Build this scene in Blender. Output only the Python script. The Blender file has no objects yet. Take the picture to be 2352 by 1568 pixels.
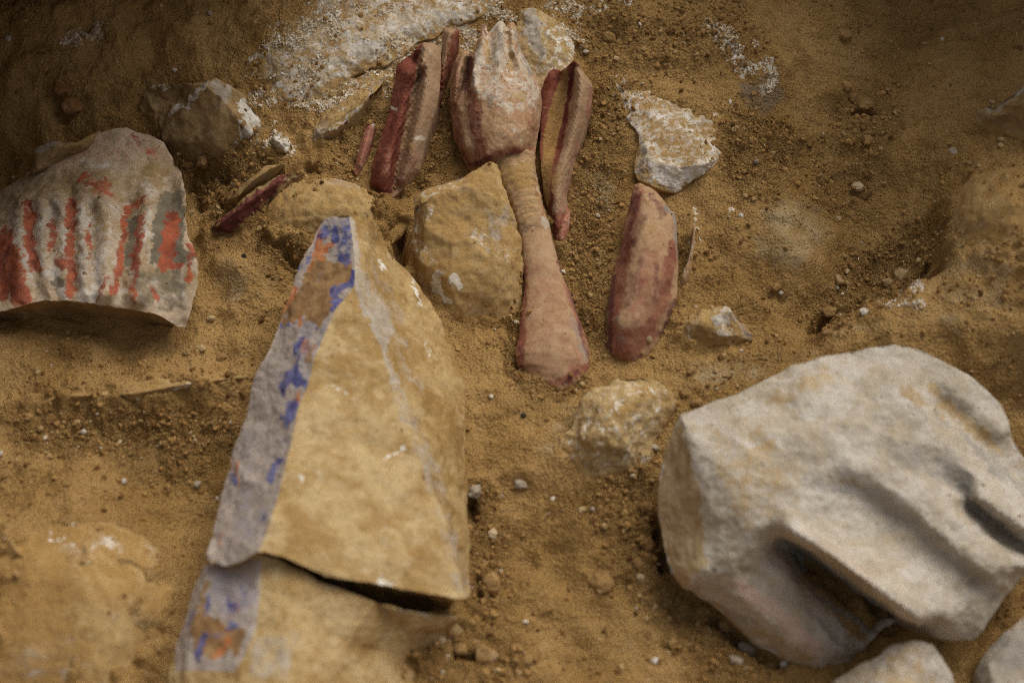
import bpy, math
import numpy as np
from mathutils import Vector, Matrix
from mathutils.bvhtree import BVHTree
from mathutils.geometry import delaunay_2d_cdt

R = math.radians
rng = np.random.default_rng(7)
sc = bpy.context.scene
col = sc.collection

# ------------------------------------------------------------------ camera
PITCH = R(35.0)                       # tilt away from straight down
DIST = 1.39
CAM = np.array([0.0, -DIST * math.sin(PITCH), DIST * math.cos(PITCH)])
cd = bpy.data.cameras.new('camera')
cam = bpy.data.objects.new('camera', cd)
col.objects.link(cam)
cam.location = CAM
cam.rotation_euler = (PITCH, 0, 0)
cd.lens = 50.0
cd.sensor_width = 36.0
cd.clip_start = 0.05
cd.clip_end = 200.0
cd.dof.use_dof = True
cd.dof.focus_distance = 1.49
cd.dof.aperture_fstop = 2.6
cd.dof.aperture_blades = 9
sc.camera = cam

# ------------------------------------------------------------------ sky, sun, exposure
SUN_EL, SUN_AZ = R(52), R(35)         # azimuth measured from +Y (away from the camera) towards +X
w = bpy.data.worlds.new('World')
sc.world = w
w.use_nodes = True
wn = w.node_tree.nodes
wl = w.node_tree.links
sky = wn.new('ShaderNodeTexSky')
sky.sky_type = 'NISHITA'
sky.sun_disc = False
sky.sun_elevation = SUN_EL
sky.sun_rotation = SUN_AZ
sky.dust_density = 6.0
sky.air_density = 1.0
sky.ozone_density = 0.6
bg = wn['Background']
hs = wn.new('ShaderNodeHueSaturation')          # thin overcast: the blue is washed out
hs.inputs['Saturation'].default_value = 0.35
wl.new(sky.outputs[0], hs.inputs['Color'])
wl.new(hs.outputs[0], bg.inputs[0])
bg.inputs[1].default_value = 0.10
sd = bpy.data.lights.new('sun', 'SUN')
sd.energy = 1.25
sd.angle = R(48)
sd.color = (1.0, 0.94, 0.85)
sun = bpy.data.objects.new('sun', sd)
col.objects.link(sun)
sdir = Vector((math.sin(SUN_AZ) * math.cos(SUN_EL), math.cos(SUN_AZ) * math.cos(SUN_EL), math.sin(SUN_EL)))
sun.rotation_euler = (-sdir).to_track_quat('-Z', 'Y').to_euler()
sun.location = sdir * 6
sc.view_settings.view_transform = 'Standard'
sc.view_settings.look = 'None'
sc.view_settings.gamma = 1.0
sc.view_settings.exposure = 0.10
sc.render.engine = 'CYCLES'
sc.cycles.use_denoising = False
sc.cycles.max_bounces = 6
sc.cycles.filter_width = 1.05

# ------------------------------------------------------------------ survey grid: photo (2352 wide) <-> place
F = 50.0 / 36.0 * 2352.0
CX, CY = 1176.0, 784.0
cp, sp = math.cos(PITCH), math.sin(PITCH)


def ray(px, py):
    dx = (np.asarray(px, float) - CX) / F
    dy = -(np.asarray(py, float) - CY) / F
    # camera axes: right (1,0,0), up (0,cp,sp), forward (0,sp,-cp)
    return np.stack([dx, dy * cp + sp, dy * sp - cp], -1)


def at_z(px, py, z):
    d = ray(px, py)
    t = (np.asarray(z, float) - CAM[2]) / d[..., 2]
    return CAM + d * t[..., None]


def proj(p):
    q = p - CAM
    u = q[..., 1] * cp + q[..., 2] * sp
    f = q[..., 1] * sp - q[..., 2] * cp
    return CX + F * q[..., 0] / f, CY - F * u / f


def mpp(p):                            # metres per photo pixel at a point
    q = p - CAM
    return (q[..., 1] * sp - q[..., 2] * cp) / F


# ------------------------------------------------------------------ noise
_perm = rng.permutation(256)
_perm = np.concatenate([_perm, _perm, _perm])
_grad = rng.normal(size=(256, 3))
_grad /= np.linalg.norm(_grad, axis=1)[:, None]


def noise3(p):
    i = np.floor(p).astype(np.int64)
    f = p - i
    u = f * f * f * (f * (f * 6 - 15) + 10)
    out = 0.0
    ii = i & 255
    for a in (0, 1):
        for b in (0, 1):
            for c in (0, 1):
                h = _perm[_perm[_perm[(ii[:, 0] + a) & 255] + ((ii[:, 1] + b) & 255)] + ((ii[:, 2] + c) & 255)]
                g = _grad[h & 255]
                d = (g * (f - np.array([a, b, c]))).sum(1)
                wgt = (u[:, 0] if a else 1 - u[:, 0]) * (u[:, 1] if b else 1 - u[:, 1]) * (u[:, 2] if c else 1 - u[:, 2])
                out = out + d * wgt
    return out * 1.5


def fbm(p, scale, octaves=3, gain=0.5, seed=0.0):
    p = p * scale + seed * 17.31
    a, s, out = 1.0, 1.0, 0.0
    for k in range(octaves):
        out = out + a * noise3(p * s + k * 7.7)
        a *= gain
        s *= 2.03
    return out


def sstep(a, b, x):
    t = np.clip((x - a) / (b - a), 0, 1)
    return t * t * (3 - 2 * t)


def seg_dist(px, py, pts):
    d = np.full(px.shape, 1e9)
    if len(pts) == 1:
        return np.hypot(px - pts[0][0], py - pts[0][1])
    for (x0, y0), (x1, y1) in zip(pts[:-1], pts[1:]):
        vx, vy = x1 - x0, y1 - y0
        L = vx * vx + vy * vy + 1e-9
        t = np.clip(((px - x0) * vx + (py - y0) * vy) / L, 0, 1)
        d = np.minimum(d, np.hypot(px - x0 - t * vx, py - y0 - t * vy))
    return d


def in_poly(px, py, poly):
    c = np.zeros(px.shape, bool)
    n = len(poly)
    for k in range(n):
        x0, y0 = poly[k]
        x1, y1 = poly[(k + 1) % n]
        cond = ((y0 > py) != (y1 > py))
        xx = (x1 - x0) * (py - y0) / ((y1 - y0) if y1 != y0 else 1e-9) + x0
        c ^= cond & (px < xx)
    return c


def mask(px, py, items):
    """items: ('s', [(x,y)..], width[, amount]) strokes or ('p', [(x,y)..], feather[, amount]) patches, in survey pixels"""
    m = np.zeros(px.shape)
    for it in items:
        amt = it[3] if len(it) > 3 else 1.0
        if it[0] == 's':
            v = 1 - sstep(it[2] * 0.45, it[2] * 1.35, seg_dist(px, py, it[1]))
        else:
            d = seg_dist(px, py, list(it[1]) + [it[1][0]])
            d = np.where(in_poly(px, py, it[1]), d, -d)
            v = sstep(-it[2], it[2], d)
        m = np.maximum(m, v * amt)
    return m


# ------------------------------------------------------------------ ground height
GP = [(0, 0, .03), (0, 250, -.03), (0, 430, -.10), (60, 425, -.07), (200, 150, .0), (350, 300, -.03), (450, 420, -.03),
      (430, 560, -.015), (600, 100, .03), (900, 60, .045), (1100, 20, .045), (1300, 20, .05), (1500, 60, .04),
      (1800, 50, .05), (2100, 50, .06), (2352, 20, .10), (1750, 250, .03), (2050, 300, .035), (2352, 330, .075),
      (700, 450, .02), (560, 620, .012), (640, 640, 0.0), (950, 420, 0), (1050, 450, 0), (1380, 400, .0), (1400, 650, -.012),
      (1380, 820, -.015), (1150, 800, -.01), (1150, 950, 0), (1750, 520, .03), (1850, 600, .03), (1700, 700, .012),
      (1880, 730, -.012), (2000, 660, -.02), (2120, 590, -.005), (1980, 765, .022), (2170, 650, .050), (2250, 480, .08),
      (2352, 600, .085), (2200, 760, .055), (1800, 830, .012), (1650, 860, .005), (1600, 900, 0), (2352, 800, .05),
      (2352, 980, .0), (1400, 1200, -.015), (1250, 1100, -.005), (1450, 1300, -.03), (1150, 1250, -.02),
      (1200, 1450, -.012), (1500, 1500, -.02), (1700, 1500, -.035), (2100, 1450, -.035), (2352, 1450, -.035),
      (100, 800, 0.0), (300, 820, -.01), (500, 800, -.005), (300, 905, .012), (100, 930, .008), (500, 900, .01), (300, 1000, -.008),
      (100, 1010, .0), (480, 1060, -.008), (550, 1000, -.012), (200, 1150, .018), (150, 1350, .05), (300, 1350, .045),
      (380, 1300, .01), (420, 1200, -.008), (350, 1500, .02), (100, 1550, .04), (800, 1600, 0), (1100, 1600, 0),
      (1700, 1640, -.02), (2400, 1700, -.03), (-60, 600, -.04), (-60, 900, 0), (-60, 1300, .05)]
_gp = np.array(GP, float)
_gw = at_z(_gp[:, 0], _gp[:, 1], _gp[:, 2])


def _mq(a, b):
    d2 = ((a[:, None, :2] - b[None, :, :2]) ** 2).sum(-1)
    return np.sqrt(d2 + 0.03 ** 2)


_A = _mq(_gw, _gw)
_n = len(_A)
_M = np.zeros((_n + 1, _n + 1))
_M[:_n, :_n] = _A - np.eye(_n) * 0.004
_M[:_n, _n] = 1
_M[_n, :_n] = 1
_coef = np.linalg.solve(_M, np.concatenate([_gw[:, 2], [0]]))


def G0(x, y):
    """smooth lie of the land inside the frame, clamped beyond it"""
    x = np.asarray(x, float)
    y = np.asarray(y, float)
    sh = x.shape
    xx = np.clip(x.ravel(), -0.68, 0.68)
    yy = np.clip(y.ravel(), -0.42, 0.56)
    out = np.empty(xx.shape)
    for s in range(0, len(xx), 60000):
        P = np.stack([xx[s:s + 60000], yy[s:s + 60000]], -1)
        out[s:s + 60000] = _mq(P, _gw) @ _coef[:_n] + _coef[_n]
    return out.reshape(sh)


def ground_pt(px, py, h=0.0):
    px = np.asarray(px, float)
    py = np.asarray(py, float)
    h = np.asarray(h, float) + np.zeros(px.shape)
    z = np.zeros(px.shape) + h
    for _ in range(6):
        p = at_z(px, py, z)
        z = 0.4 * z + 0.6 * (G0(p[..., 0], p[..., 1]) + h)
    return at_z(px, py, z)


# ------------------------------------------------------------------ object helpers
def tag(o, label=None, cat=None, group=None, kind=None):
    if label:
        o['label'] = label
    if cat:
        o['category'] = cat
    if group:
        o['group'] = group
    if kind:
        o['kind'] = kind
    return o


def make_mesh(name, V, Fc, attrs=None, mat=None, smooth=True):
    me = bpy.data.meshes.new(name)
    V = np.asarray(V, np.float32)
    Fc = np.asarray(Fc, np.int32)
    k = Fc.shape[1]
    me.vertices.add(len(V))
    me.vertices.foreach_set('co', V.ravel())
    me.loops.add(Fc.size)
    me.loops.foreach_set('vertex_index', Fc.ravel())
    me.polygons.add(len(Fc))
    me.polygons.foreach_set('loop_start', np.arange(0, Fc.size, k, dtype=np.int32))
    me.polygons.foreach_set('loop_total', np.full(len(Fc), k, np.int32))
    me.update(calc_edges=True)
    me.polygons.foreach_set('use_smooth', np.full(len(Fc), smooth, bool))
    for an, av in (attrs or {}).items():
        a = me.attributes.new(an, 'FLOAT', 'POINT')
        a.data.foreach_set('value', np.asarray(av, np.float32))
    if mat:
        me.materials.append(mat)
    return me


def link(name, me, parent=None, loc=None):
    o = bpy.data.objects.new(name, me)
    col.objects.link(o)
    if loc is not None:
        o.location = loc
    if parent:
        o.parent = parent
    return o


def empty(name, loc):
    o = bpy.data.objects.new(name, None)
    o.empty_display_size = 0.02
    col.objects.link(o)
    o.location = loc
    return o


def subdivide(V, Fc, ex):
    """split every triangle in four; ex: per-vertex columns carried along"""
    E = np.sort(np.concatenate([Fc[:, [0, 1]], Fc[:, [1, 2]], Fc[:, [2, 0]]]), 1)
    U, inv = np.unique(E, axis=0, return_inverse=True)
    inv = inv.ravel()
    n, m = len(V), len(Fc)
    V2 = np.concatenate([V, (V[U[:, 0]] + V[U[:, 1]]) / 2])
    ex2 = np.concatenate([ex, (ex[U[:, 0]] + ex[U[:, 1]]) / 2])
    a, b, c = inv[:m] + n, inv[m:2 * m] + n, inv[2 * m:] + n
    F2 = np.concatenate([np.stack([Fc[:, 0], a, c], 1), np.stack([a, Fc[:, 1], b], 1),
                         np.stack([c, b, Fc[:, 2]], 1), np.stack([a, b, c], 1)])
    return V2, F2, ex2


def edges_of(Fc):
    E = np.sort(np.concatenate([Fc[:, [0, 1]], Fc[:, [1, 2]], Fc[:, [2, 0]]]), 1)
    return np.unique(E, axis=0, return_counts=True)


def laplace(V, Fc, it, lam=0.5):
    U, cnt = edges_of(Fc)
    n = len(V)
    bd = np.zeros(n, bool)
    bd[U[cnt == 1].ravel()] = True
    UB = U[cnt == 1]
    deg = np.zeros(n)
    np.add.at(deg, U[:, 0], 1)
    np.add.at(deg, U[:, 1], 1)
    degb = np.zeros(n)
    np.add.at(degb, UB[:, 0], 1)
    np.add.at(degb, UB[:, 1], 1)
    V = V.copy()
    for _ in range(it):
        S = np.zeros_like(V)
        np.add.at(S, U[:, 0], V[U[:, 1]])
        np.add.at(S, U[:, 1], V[U[:, 0]])
        S /= np.maximum(deg, 1)[:, None]
        B = np.zeros_like(V)
        np.add.at(B, UB[:, 0], V[UB[:, 1]])
        np.add.at(B, UB[:, 1], V[UB[:, 0]])
        B /= np.maximum(degb, 1)[:, None]
        T = np.where(bd[:, None], B, S)
        lamv = np.where(bd, lam * 0.35, lam)[:, None]
        V += (T - V) * lamv
    return V


def vnormals(V, Fc):
    n = np.cross(V[Fc[:, 1]] - V[Fc[:, 0]], V[Fc[:, 2]] - V[Fc[:, 0]])
    out = np.zeros_like(V)
    for k in range(3):
        np.add.at(out, Fc[:, k], n)
    return out / (np.linalg.norm(out, axis=1)[:, None] + 1e-12)


def densify(pts, step):
    out = []
    for a, b in zip(pts[:-1], pts[1:]):
        L = math.hypot(b[0] - a[0], b[1] - a[1])
        n = max(1, int(round(L / step)))
        for k in range(n):
            t = k / n
            out.append(tuple(a[i] + (b[i] - a[i]) * t for i in range(3)))
    out.append(tuple(pts[-1]))
    return out


def warp(V):
    a = 9 * fbm(V, 45, 2, .5, 81) + 7 * fbm(V, 170, 2, .6, 83)
    b = 9 * fbm(V, 45, 2, .5, 82) + 9 * fbm(V, 140, 2, .6, 84)
    return a, b


BANKED = []          # (ring of the foot in the ground, how much soil lies against it)
SOLIDS = []          # (V, F) in world space, for resting grains on


def relief(name, outline, lines=(), soft=None, sub=3, smooth=0, noise=((.0015, 60, 3),), skirt=(0.9, 0.03), mats=None,
           paint=None, label=None, cat=None, group=None, parts=None, kind='thing', seed=0, dust_h=0.012, dust=1.0, banked=0.009, hscale=1.0, crisp=0.7, wamp=1.0, wrap=False):
    """A stone from its surveyed outline and ridge / valley lines (survey px, py, height over the ground).
    soft: spacing of in-fill points whose heights are interpolated smoothly (rounded things); None keeps flat fracture facets."""
    out = [tuple(p) if len(p) == 3 else (p[0], p[1], 0.0) for p in outline]
    out = [(a, b, c * hscale) for a, b, c in out]
    lines = [[(a, b, c * hscale) for a, b, c in l] for l in lines]
    if soft:
        ring = densify(out + [out[0]], soft)[:-1]
        ln = [densify(l, soft) if len(l) > 1 else l for l in lines]
        ctrl = np.array(ring + [p for l in ln for p in l])
        _, ui = np.unique(np.round(ctrl[:, :2], 1), axis=0, return_index=True)
        ctrl = ctrl[np.sort(ui)]
        c2 = (soft * crisp) ** 2
        A = np.sqrt(((ctrl[:, None, :2] - ctrl[None, :, :2]) ** 2).sum(-1) + c2)
        n = len(A)
        MM = np.zeros((n + 1, n + 1))
        MM[:n, :n] = A - np.eye(n) * soft * (0.12 if crisp > .5 else .02)
        MM[:n, n] = 1
        MM[n, :n] = 1
        cf = np.linalg.solve(MM, np.concatenate([ctrl[:, 2], [0]]))
        x0, y0 = ctrl[:, 0].min(), ctrl[:, 1].min()
        x1, y1 = ctrl[:, 0].max(), ctrl[:, 1].max()
        gx, gy = np.meshgrid(np.arange(x0, x1, soft), np.arange(y0, y1, soft * 0.87))
        gx[1::2] += soft / 2
        gx, gy = gx.ravel(), gy.ravel()
        ok = in_poly(gx, gy, [(p[0], p[1]) for p in ring]) & (seg_dist(gx, gy, [(p[0], p[1]) for p in ring + [ring[0]]]) > soft * 0.5)
        gx, gy = gx[ok], gy[ok]
        P2 = [(p[0], p[1]) for p in ring] + list(zip(gx, gy))
        edges = [(k, (k + 1) % len(ring)) for k in range(len(ring))]
        face = list(range(len(ring)))
        hfun = lambda q: np.sqrt(((q[:, None, :] - ctrl[None, :, :2]) ** 2).sum(-1) + c2) @ cf[:n] + cf[n]
        res = delaunay_2d_cdt([Vector(p) for p in P2], edges, [face], 1, 0.01)
        q = np.array([[v.x, v.y] for v in res[0]])
        h = hfun(q)
    else:
        P = list(out)
        edges = [(k, (k + 1) % len(out)) for k in range(len(out))]
        face = list(range(len(out)))
        for l in lines:
            ids = []
            for p in l:
                near = [k for k, t in enumerate(P) if math.hypot(t[0] - p[0], t[1] - p[1]) < 1.5]
                if near:
                    ids.append(near[0])
                else:
                    P.append(p)
                    ids.append(len(P) - 1)
            edges += [(a, b) for a, b in zip(ids[:-1], ids[1:]) if a != b]
        res = delaunay_2d_cdt([Vector((p[0], p[1])) for p in P], edges, [face], 1, 0.01)
        q = np.array([[v.x, v.y] for v in res[0]])
        PA = np.array(P)
        h = np.empty(len(q))
        for k in range(len(q)):
            d = np.hypot(PA[:, 0] - q[k, 0], PA[:, 1] - q[k, 1])
            wgt = 1 / (d + 0.05) ** 3
            h[k] = PA[d.argmin(), 2] if d.min() < 0.6 else (wgt * PA[:, 2]).sum() / wgt.sum()
    Fc = np.array([[a for a in f] for f in res[2] if len(f) == 3], np.int64)
    # survey y runs downwards: turn the faces so that they look up
    a, b, c = q[Fc[:, 0]], q[Fc[:, 1]], q[Fc[:, 2]]
    cr = (b[:, 0] - a[:, 0]) * (c[:, 1] - a[:, 1]) - (b[:, 1] - a[:, 1]) * (c[:, 0] - a[:, 0])
    Fc = np.where((cr > 0)[:, None], Fc[:, ::-1], Fc)
    V = ground_pt(q[:, 0], q[:, 1], h)
    ex = np.concatenate([q, np.zeros((len(q), 1))], 1)
    for k in range(sub):
        V, Fc, ex = subdivide(V, Fc, ex)
    if smooth:
        V = laplace(V, Fc, smooth)
    # sides down into the ground
    U, cnt = edges_of(Fc)
    nxt = {}
    Eall = np.concatenate([Fc[:, [0, 1]], Fc[:, [1, 2]], Fc[:, [2, 0]]])
    bset = set(map(tuple, U[cnt == 1]))
    for s, e in Eall:
        if (min(s, e), max(s, e)) in bset:
            nxt[int(s)] = int(e)
    start = next(iter(nxt))
    loop = [start]
    while nxt[loop[-1]] != start and len(loop) < len(nxt):
        loop.append(nxt[loop[-1]])
    loop = np.array(loop)
    top = V[loop]
    cen = top.mean(0)
    g = G0(top[:, 0], top[:, 1])
    prev = loop
    K = 6
    VV, FF, EX = [V], [Fc], [ex]
    base = len(V)
    ntop = len(Fc)
    for k in range(1, K + 1):
        t = k / K
        sh = 1 - (1 - skirt[0]) * (1 - (1 - t) ** 2)
        ringp = cen + (top - cen) * sh
        ringp[:, 2] = top[:, 2] + (np.minimum(g - skirt[1], top[:, 2] - 0.01) - top[:, 2]) * t ** 1.1
        idx = base + np.arange(len(loop))
        base += len(loop)
        VV.append(ringp)
        e2 = ex[loop].copy()
        e2[:, 2] = t
        EX.append(e2)
        p2, i2 = np.roll(prev, -1), np.roll(idx, -1)
        FF.append(np.stack([prev, idx, p2], 1))
        FF.append(np.stack([p2, idx, i2], 1))
        prev = idx
    V = np.concatenate(VV)
    Fc = np.concatenate(FF)
    ex = np.concatenate(EX)
    N = vnormals(V, Fc)
    D = np.zeros(len(V))
    for k, (amp, scale, octv) in enumerate(noise):
        D += amp * fbm(V, scale, octv, 0.5, seed + k * 3.1)
    V = V + N * D[:, None]
    # paint and dust masks
    att = {}
    wxx, wyy = warp(V)
    for an, items in (paint or {}).items():
        att[an] = mask(ex[:, 0] + wxx * wamp, ex[:, 1] + wyy * wamp, items) * (1.0 if wrap else (1 - sstep(0.0, 0.25, ex[:, 2])))
    gh = V[:, 2] - G0(V[:, 0], V[:, 1])
    att['dust'] = np.maximum((1 - sstep(0.0, dust_h, gh)) * dust, att.pop('soil', 0))
    att['side'] = ex[:, 2]
    SOLIDS.append((V, Fc))
    kk = np.argmin(np.abs(np.array([(v[:, 2] - g).mean() for v in VV[1:]])))
    BANKED.append((VV[1 + kk][:, :2], banked))
    loc = np.array([cen[0], cen[1], g.mean()])
    VL = V - loc
    mats = mats or [M['stone']]
    if not parts:
        o = link(name, make_mesh(name, VL, Fc, att, mats[0]), None, loc)
        tag(o, label, cat, group, kind)
        return o
    root = empty(name, loc)
    tag(root, label, cat, group, kind)
    cpx = ex[Fc].mean(1)
    own = np.full(len(Fc), -1)
    for k, pt in enumerate(parts):
        if pt[1] is None:
            m = np.ones(len(Fc), bool)
        elif pt[1] == 'side':
            m = np.arange(len(Fc)) >= ntop
        else:
            m = in_poly(cpx[:, 0], cpx[:, 1], pt[1]) & (np.arange(len(Fc)) < ntop)
        own[m & (own < 0)] = k
    for k, pt in enumerate(parts):
        f = Fc[own == k]
        if not len(f):
            continue
        u, inv = np.unique(f, return_inverse=True)
        o = link(pt[0], make_mesh(pt[0], VL[u], inv.reshape(f.shape), {a: v[u] for a, v in att.items()}, pt[2]), root)
        if len(pt) > 3:
            o['label'] = pt[3]
    return root


# ------------------------------------------------------------------ materials
def lin(r, g, b):
    return tuple((c / 12.92 if c <= 0.04045 else ((c + 0.055) / 1.055) ** 2.4) for c in (r / 255, g / 255, b / 255)) + (1.0,)


SOIL = ((0.300, 0.170, 0.052, 1), (0.400, 0.242, 0.085, 1))


class Nodes:
    def __init__(self, name):
        self.m = bpy.data.materials.new(name)
        self.m.use_nodes = True
        self.t = self.m.node_tree
        self.b = self.t.nodes['Principled BSDF']
        self.co = self.t.nodes.new('ShaderNodeNewGeometry').outputs['Position']

    def new(self, k):
        return self.t.nodes.new(k)

    def ln(self, a, b):
        self.t.links.new(a, b)

    def noise(self, scale, detail=6, rough=0.6, dist=0.0, off=0.0):
        n = self.new('ShaderNodeTexNoise')
        n.inputs['Scale'].default_value = scale
        n.inputs['Detail'].default_value = detail
        n.inputs['Roughness'].default_value = rough
        n.inputs['Distortion'].default_value = dist
        if off:
            v = self.new('ShaderNodeVectorMath')
            v.operation = 'ADD'
            v.inputs[1].default_value = (off, off * 1.7, off * .6)
            self.ln(self.co, v.inputs[0])
            self.ln(v.outputs[0], n.inputs['Vector'])
        else:
            self.ln(self.co, n.inputs['Vector'])
        return n.outputs['Fac']

    def attr(self, a):
        n = self.new('ShaderNodeAttribute')
        n.attribute_name = a
        return n.outputs['Fac']

    def math(self, op, a, b, clamp=False):
        n = self.new('ShaderNodeMath')
        n.operation = op
        n.use_clamp = clamp
        for i, v in enumerate((a, b)):
            if isinstance(v, (int, float)):
                n.inputs[i].default_value = v
            else:
                self.ln(v, n.inputs[i])
        return n.outputs[0]

    def rng(self, v, a, b, c=0.0, d=1.0):
        n = self.new('ShaderNodeMapRange')
        n.interpolation_type = 'SMOOTHSTEP'
        self.ln(v, n.inputs[0])
        for i, x in enumerate((a, b, c, d)):
            n.inputs[i + 1].default_value = x
        return n.outputs[0]

    def mix(self, f, a, b, mode='MIX'):
        n = self.new('ShaderNodeMix')
        n.data_type = 'RGBA'
        n.blend_type = mode
        for s, v in ((0, f), (6, a), (7, b)):
            if isinstance(v, (int, float)):
                n.inputs[s].default_value = v
            elif isinstance(v, tuple):
                n.inputs[s].default_value = v
            else:
                self.ln(v, n.inputs[s])
        return n.outputs[2]

    def finish(self, colr, hgt, bump=0.6, dist=0.002, rough=0.92, spec=0.12):
        self.ln(colr, self.b.inputs['Base Color'])
        self.b.inputs['Roughness'].default_value = rough
        self.b.inputs['Specular IOR Level'].default_value = spec
        bn = self.new('ShaderNodeBump')
        bn.inputs['Strength'].default_value = bump
        bn.inputs['Distance'].default_value = dist
        self.ln(hgt, bn.inputs['Height'])
        self.ln(bn.outputs[0], self.b.inputs['Normal'])
        return self.m


def soil_colour(N):
    a = N.mix(N.rng(N.noise(9, 4, .6), .35, .68), SOIL[0], SOIL[1])
    a = N.mix(N.rng(N.noise(55, 5, .65, off=3), .50, .75, 0, .55), a, (0.20, 0.095, 0.026, 1))
    a = N.mix(N.rng(N.noise(620, 2, .5, off=7), .54, .66, 0, .7), a, (0.50, 0.33, 0.14, 1))
    a = N.mix(N.rng(N.noise(430, 3, .55, off=11), .56, .70, 0, .55), a, (0.12, 0.056, 0.016, 1))
    return a


def stone_mat(name, c1, c2, layers=(), dust=True, bump=0.55, speck=(0.5, (0.55, 0.45, 0.30, 1)), topdust=0.5, scale=1.0, fine=420, stain=None):
    N = Nodes(name)
    base = N.mix(N.rng(N.noise(27 * scale, 7, .66, .4), .38, .62), c1, c2)
    base = N.mix(N.rng(N.noise(90 * scale, 5, .65, off=5), .52, .74, 0, speck[0]), base, speck[1])
    base = N.mix(N.rng(N.noise(75 * scale, 9, .75, .3, off=15), .50, .66, 0, .42), base, tuple(v * k for v, k in zip(c1[:3], (.66, .58, .48))) + (1.0,))
    base = N.mix(N.rng(N.noise(310, 4, .6, off=17), .54, .68, 0, .4), base, tuple(v * k for v, k in zip(c1[:3], (.55, .48, .40))) + (1.0,))
    base = N.mix(N.rng(N.noise(350, 4, .6, off=19), .56, .70, 0, .45), base, tuple(min(.8, v * k) for v, k in zip(c2[:3], (1.25, 1.32, 1.5))) + (1.0,))
    if stain:
        base = N.mix(N.rng(N.noise(38 * scale, 6, .7, .4, off=9), .52, .66, 0, stain[0]), base, stain[1])
    h = N.math('ADD', N.math('MULTIPLY', N.noise(60 * scale, 6, .65), 1.6), N.math('MULTIPLY', N.noise(fine, 3, .6, off=2), 0.45))
    for ly in layers:                                   # (attribute, colour a, colour b, noise scale, breakup, softness, strength)
        an, ca, cb, ns, brk, soft, stg = ly
        a = N.attr(an)
        n = N.noise(ns, 9, .74, .3, off=13 + 3 * len(an))
        f = N.math('ADD', a, N.math('MULTIPLY', N.math('SUBTRACT', n, 0.52), brk * 1.9))
        f = N.rng(f, 0.5 - soft, 0.5 + soft, 0, stg)
        f = N.math('MULTIPLY', f, N.rng(a, 0.02, 0.15))
        cc = N.mix(N.rng(N.noise(ns * .6, 5, .6, off=21), .38, .64), ca, cb)
        base = N.mix(f, base, cc)
        h = N.math('ADD', h, N.math('MULTIPLY', f, 0.12))
    if dust:
        sx = N.new('ShaderNodeSeparateXYZ')
        geo = N.new('ShaderNodeNewGeometry')
        N.ln(geo.outputs['Normal'], sx.inputs[0])
        up = N.rng(sx.outputs[2], 0.55, 1.0, 0, topdust)
        f = N.math('ADD', N.attr('dust'), up)
        f = N.math('ADD', f, N.math('MULTIPLY', N.math('SUBTRACT', N.noise(48, 8, .7, off=31), 0.5), 1.3))
        f = N.rng(f, 0.55, 0.95, 0, .9)
        base = N.mix(f, base, soil_colour(N))
        h = N.math('ADD', h, N.math('MULTIPLY', f, N.math('MULTIPLY', N.noise(520, 2, .5, off=41), .8)))
    return N.finish(base, h, bump, 0.0022)


def ground_mat():
    N = Nodes('earth')
    c = soil_colour(N)
    comp = N.rng(N.math('ADD', N.noise(14, 5, .6, off=51), N.math('MULTIPLY', N.attr('loose'), -.35)), .42, .62, 0, .62)
    c = N.mix(comp, c, (0.45, 0.278, 0.108, 1))
    # lime mortar smears
    a = N.attr('lime')
    n = N.math('ADD', N.math('MULTIPLY', N.noise(44, 4, .7, .8, off=61), .55), N.math('MULTIPLY', N.noise(125, 3, .65, .6, off=63), .45))
    f = N.math('ADD', N.math('MULTIPLY', a, .62), N.math('MULTIPLY', N.math('SUBTRACT', n, 0.50), 8.0))
    f = N.math('MULTIPLY', N.rng(f, .35, .85, 0, .95), N.rng(a, .03, .3))
    c = N.mix(f, c, N.mix(N.rng(N.noise(160, 4, .6, off=71), .35, .55), (0.56, 0.45, 0.27, 1), (0.82, 0.74, 0.60, 1)))
    a2 = N.attr('grey')
    f2 = N.math('ADD', a2, N.math('MULTIPLY', N.math('SUBTRACT', N.noise(50, 6, .65, off=81), 0.5), 1.0))
    f2 = N.math('MULTIPLY', N.rng(f2, .4, .8, 0, .75), N.rng(a2, .03, .3))
    c = N.mix(f2, c, (0.20, 0.165, 0.12, 1))
    a3 = N.attr('pale')
    f3 = N.math('ADD', a3, N.math('MULTIPLY', N.math('SUBTRACT', N.noise(60, 6, .65, off=85), 0.5), 1.2))
    f3 = N.math('MULTIPLY', N.rng(f3, .4, .9, 0, .7), N.rng(a3, .03, .3))
    c = N.mix(f3, c, N.mix(N.rng(N.noise(45, 5, .6, off=87), .4, .62), (0.36, 0.25, 0.12, 1), (0.46, 0.36, 0.21, 1)))
    a4 = N.attr('wine')
    f4 = N.math('ADD', a4, N.math('MULTIPLY', N.math('SUBTRACT', N.noise(120, 6, .7, off=91), 0.5), 1.2))
    f4 = N.math('MULTIPLY', N.rng(f4, .45, .7, 0, .85), N.rng(a4, .03, .3))
    c = N.mix(f4, c, (0.16, 0.035, 0.030, 1))
    v = N.new('ShaderNodeTexVoronoi')
    v.inputs['Scale'].default_value = 330
    N.ln(N.co, v.inputs['Vector'])
    grain = N.math('SUBTRACT', 1.0, v.outputs['Distance'])
    h = N.math('ADD', N.math('MULTIPLY', N.noise(170, 5, .7), 1.5), N.math('MULTIPLY', grain, .8))
    h = N.math('ADD', h, N.math('MULTIPLY', N.noise(760, 2, .5, off=95), .7))
    h = N.math('MULTIPLY', h, N.math('ADD', 0.5, N.math('MULTIPLY', N.attr('loose'), .8)))
    return N.finish(c, h, 1.0, 0.0042, .95, .08)


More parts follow.
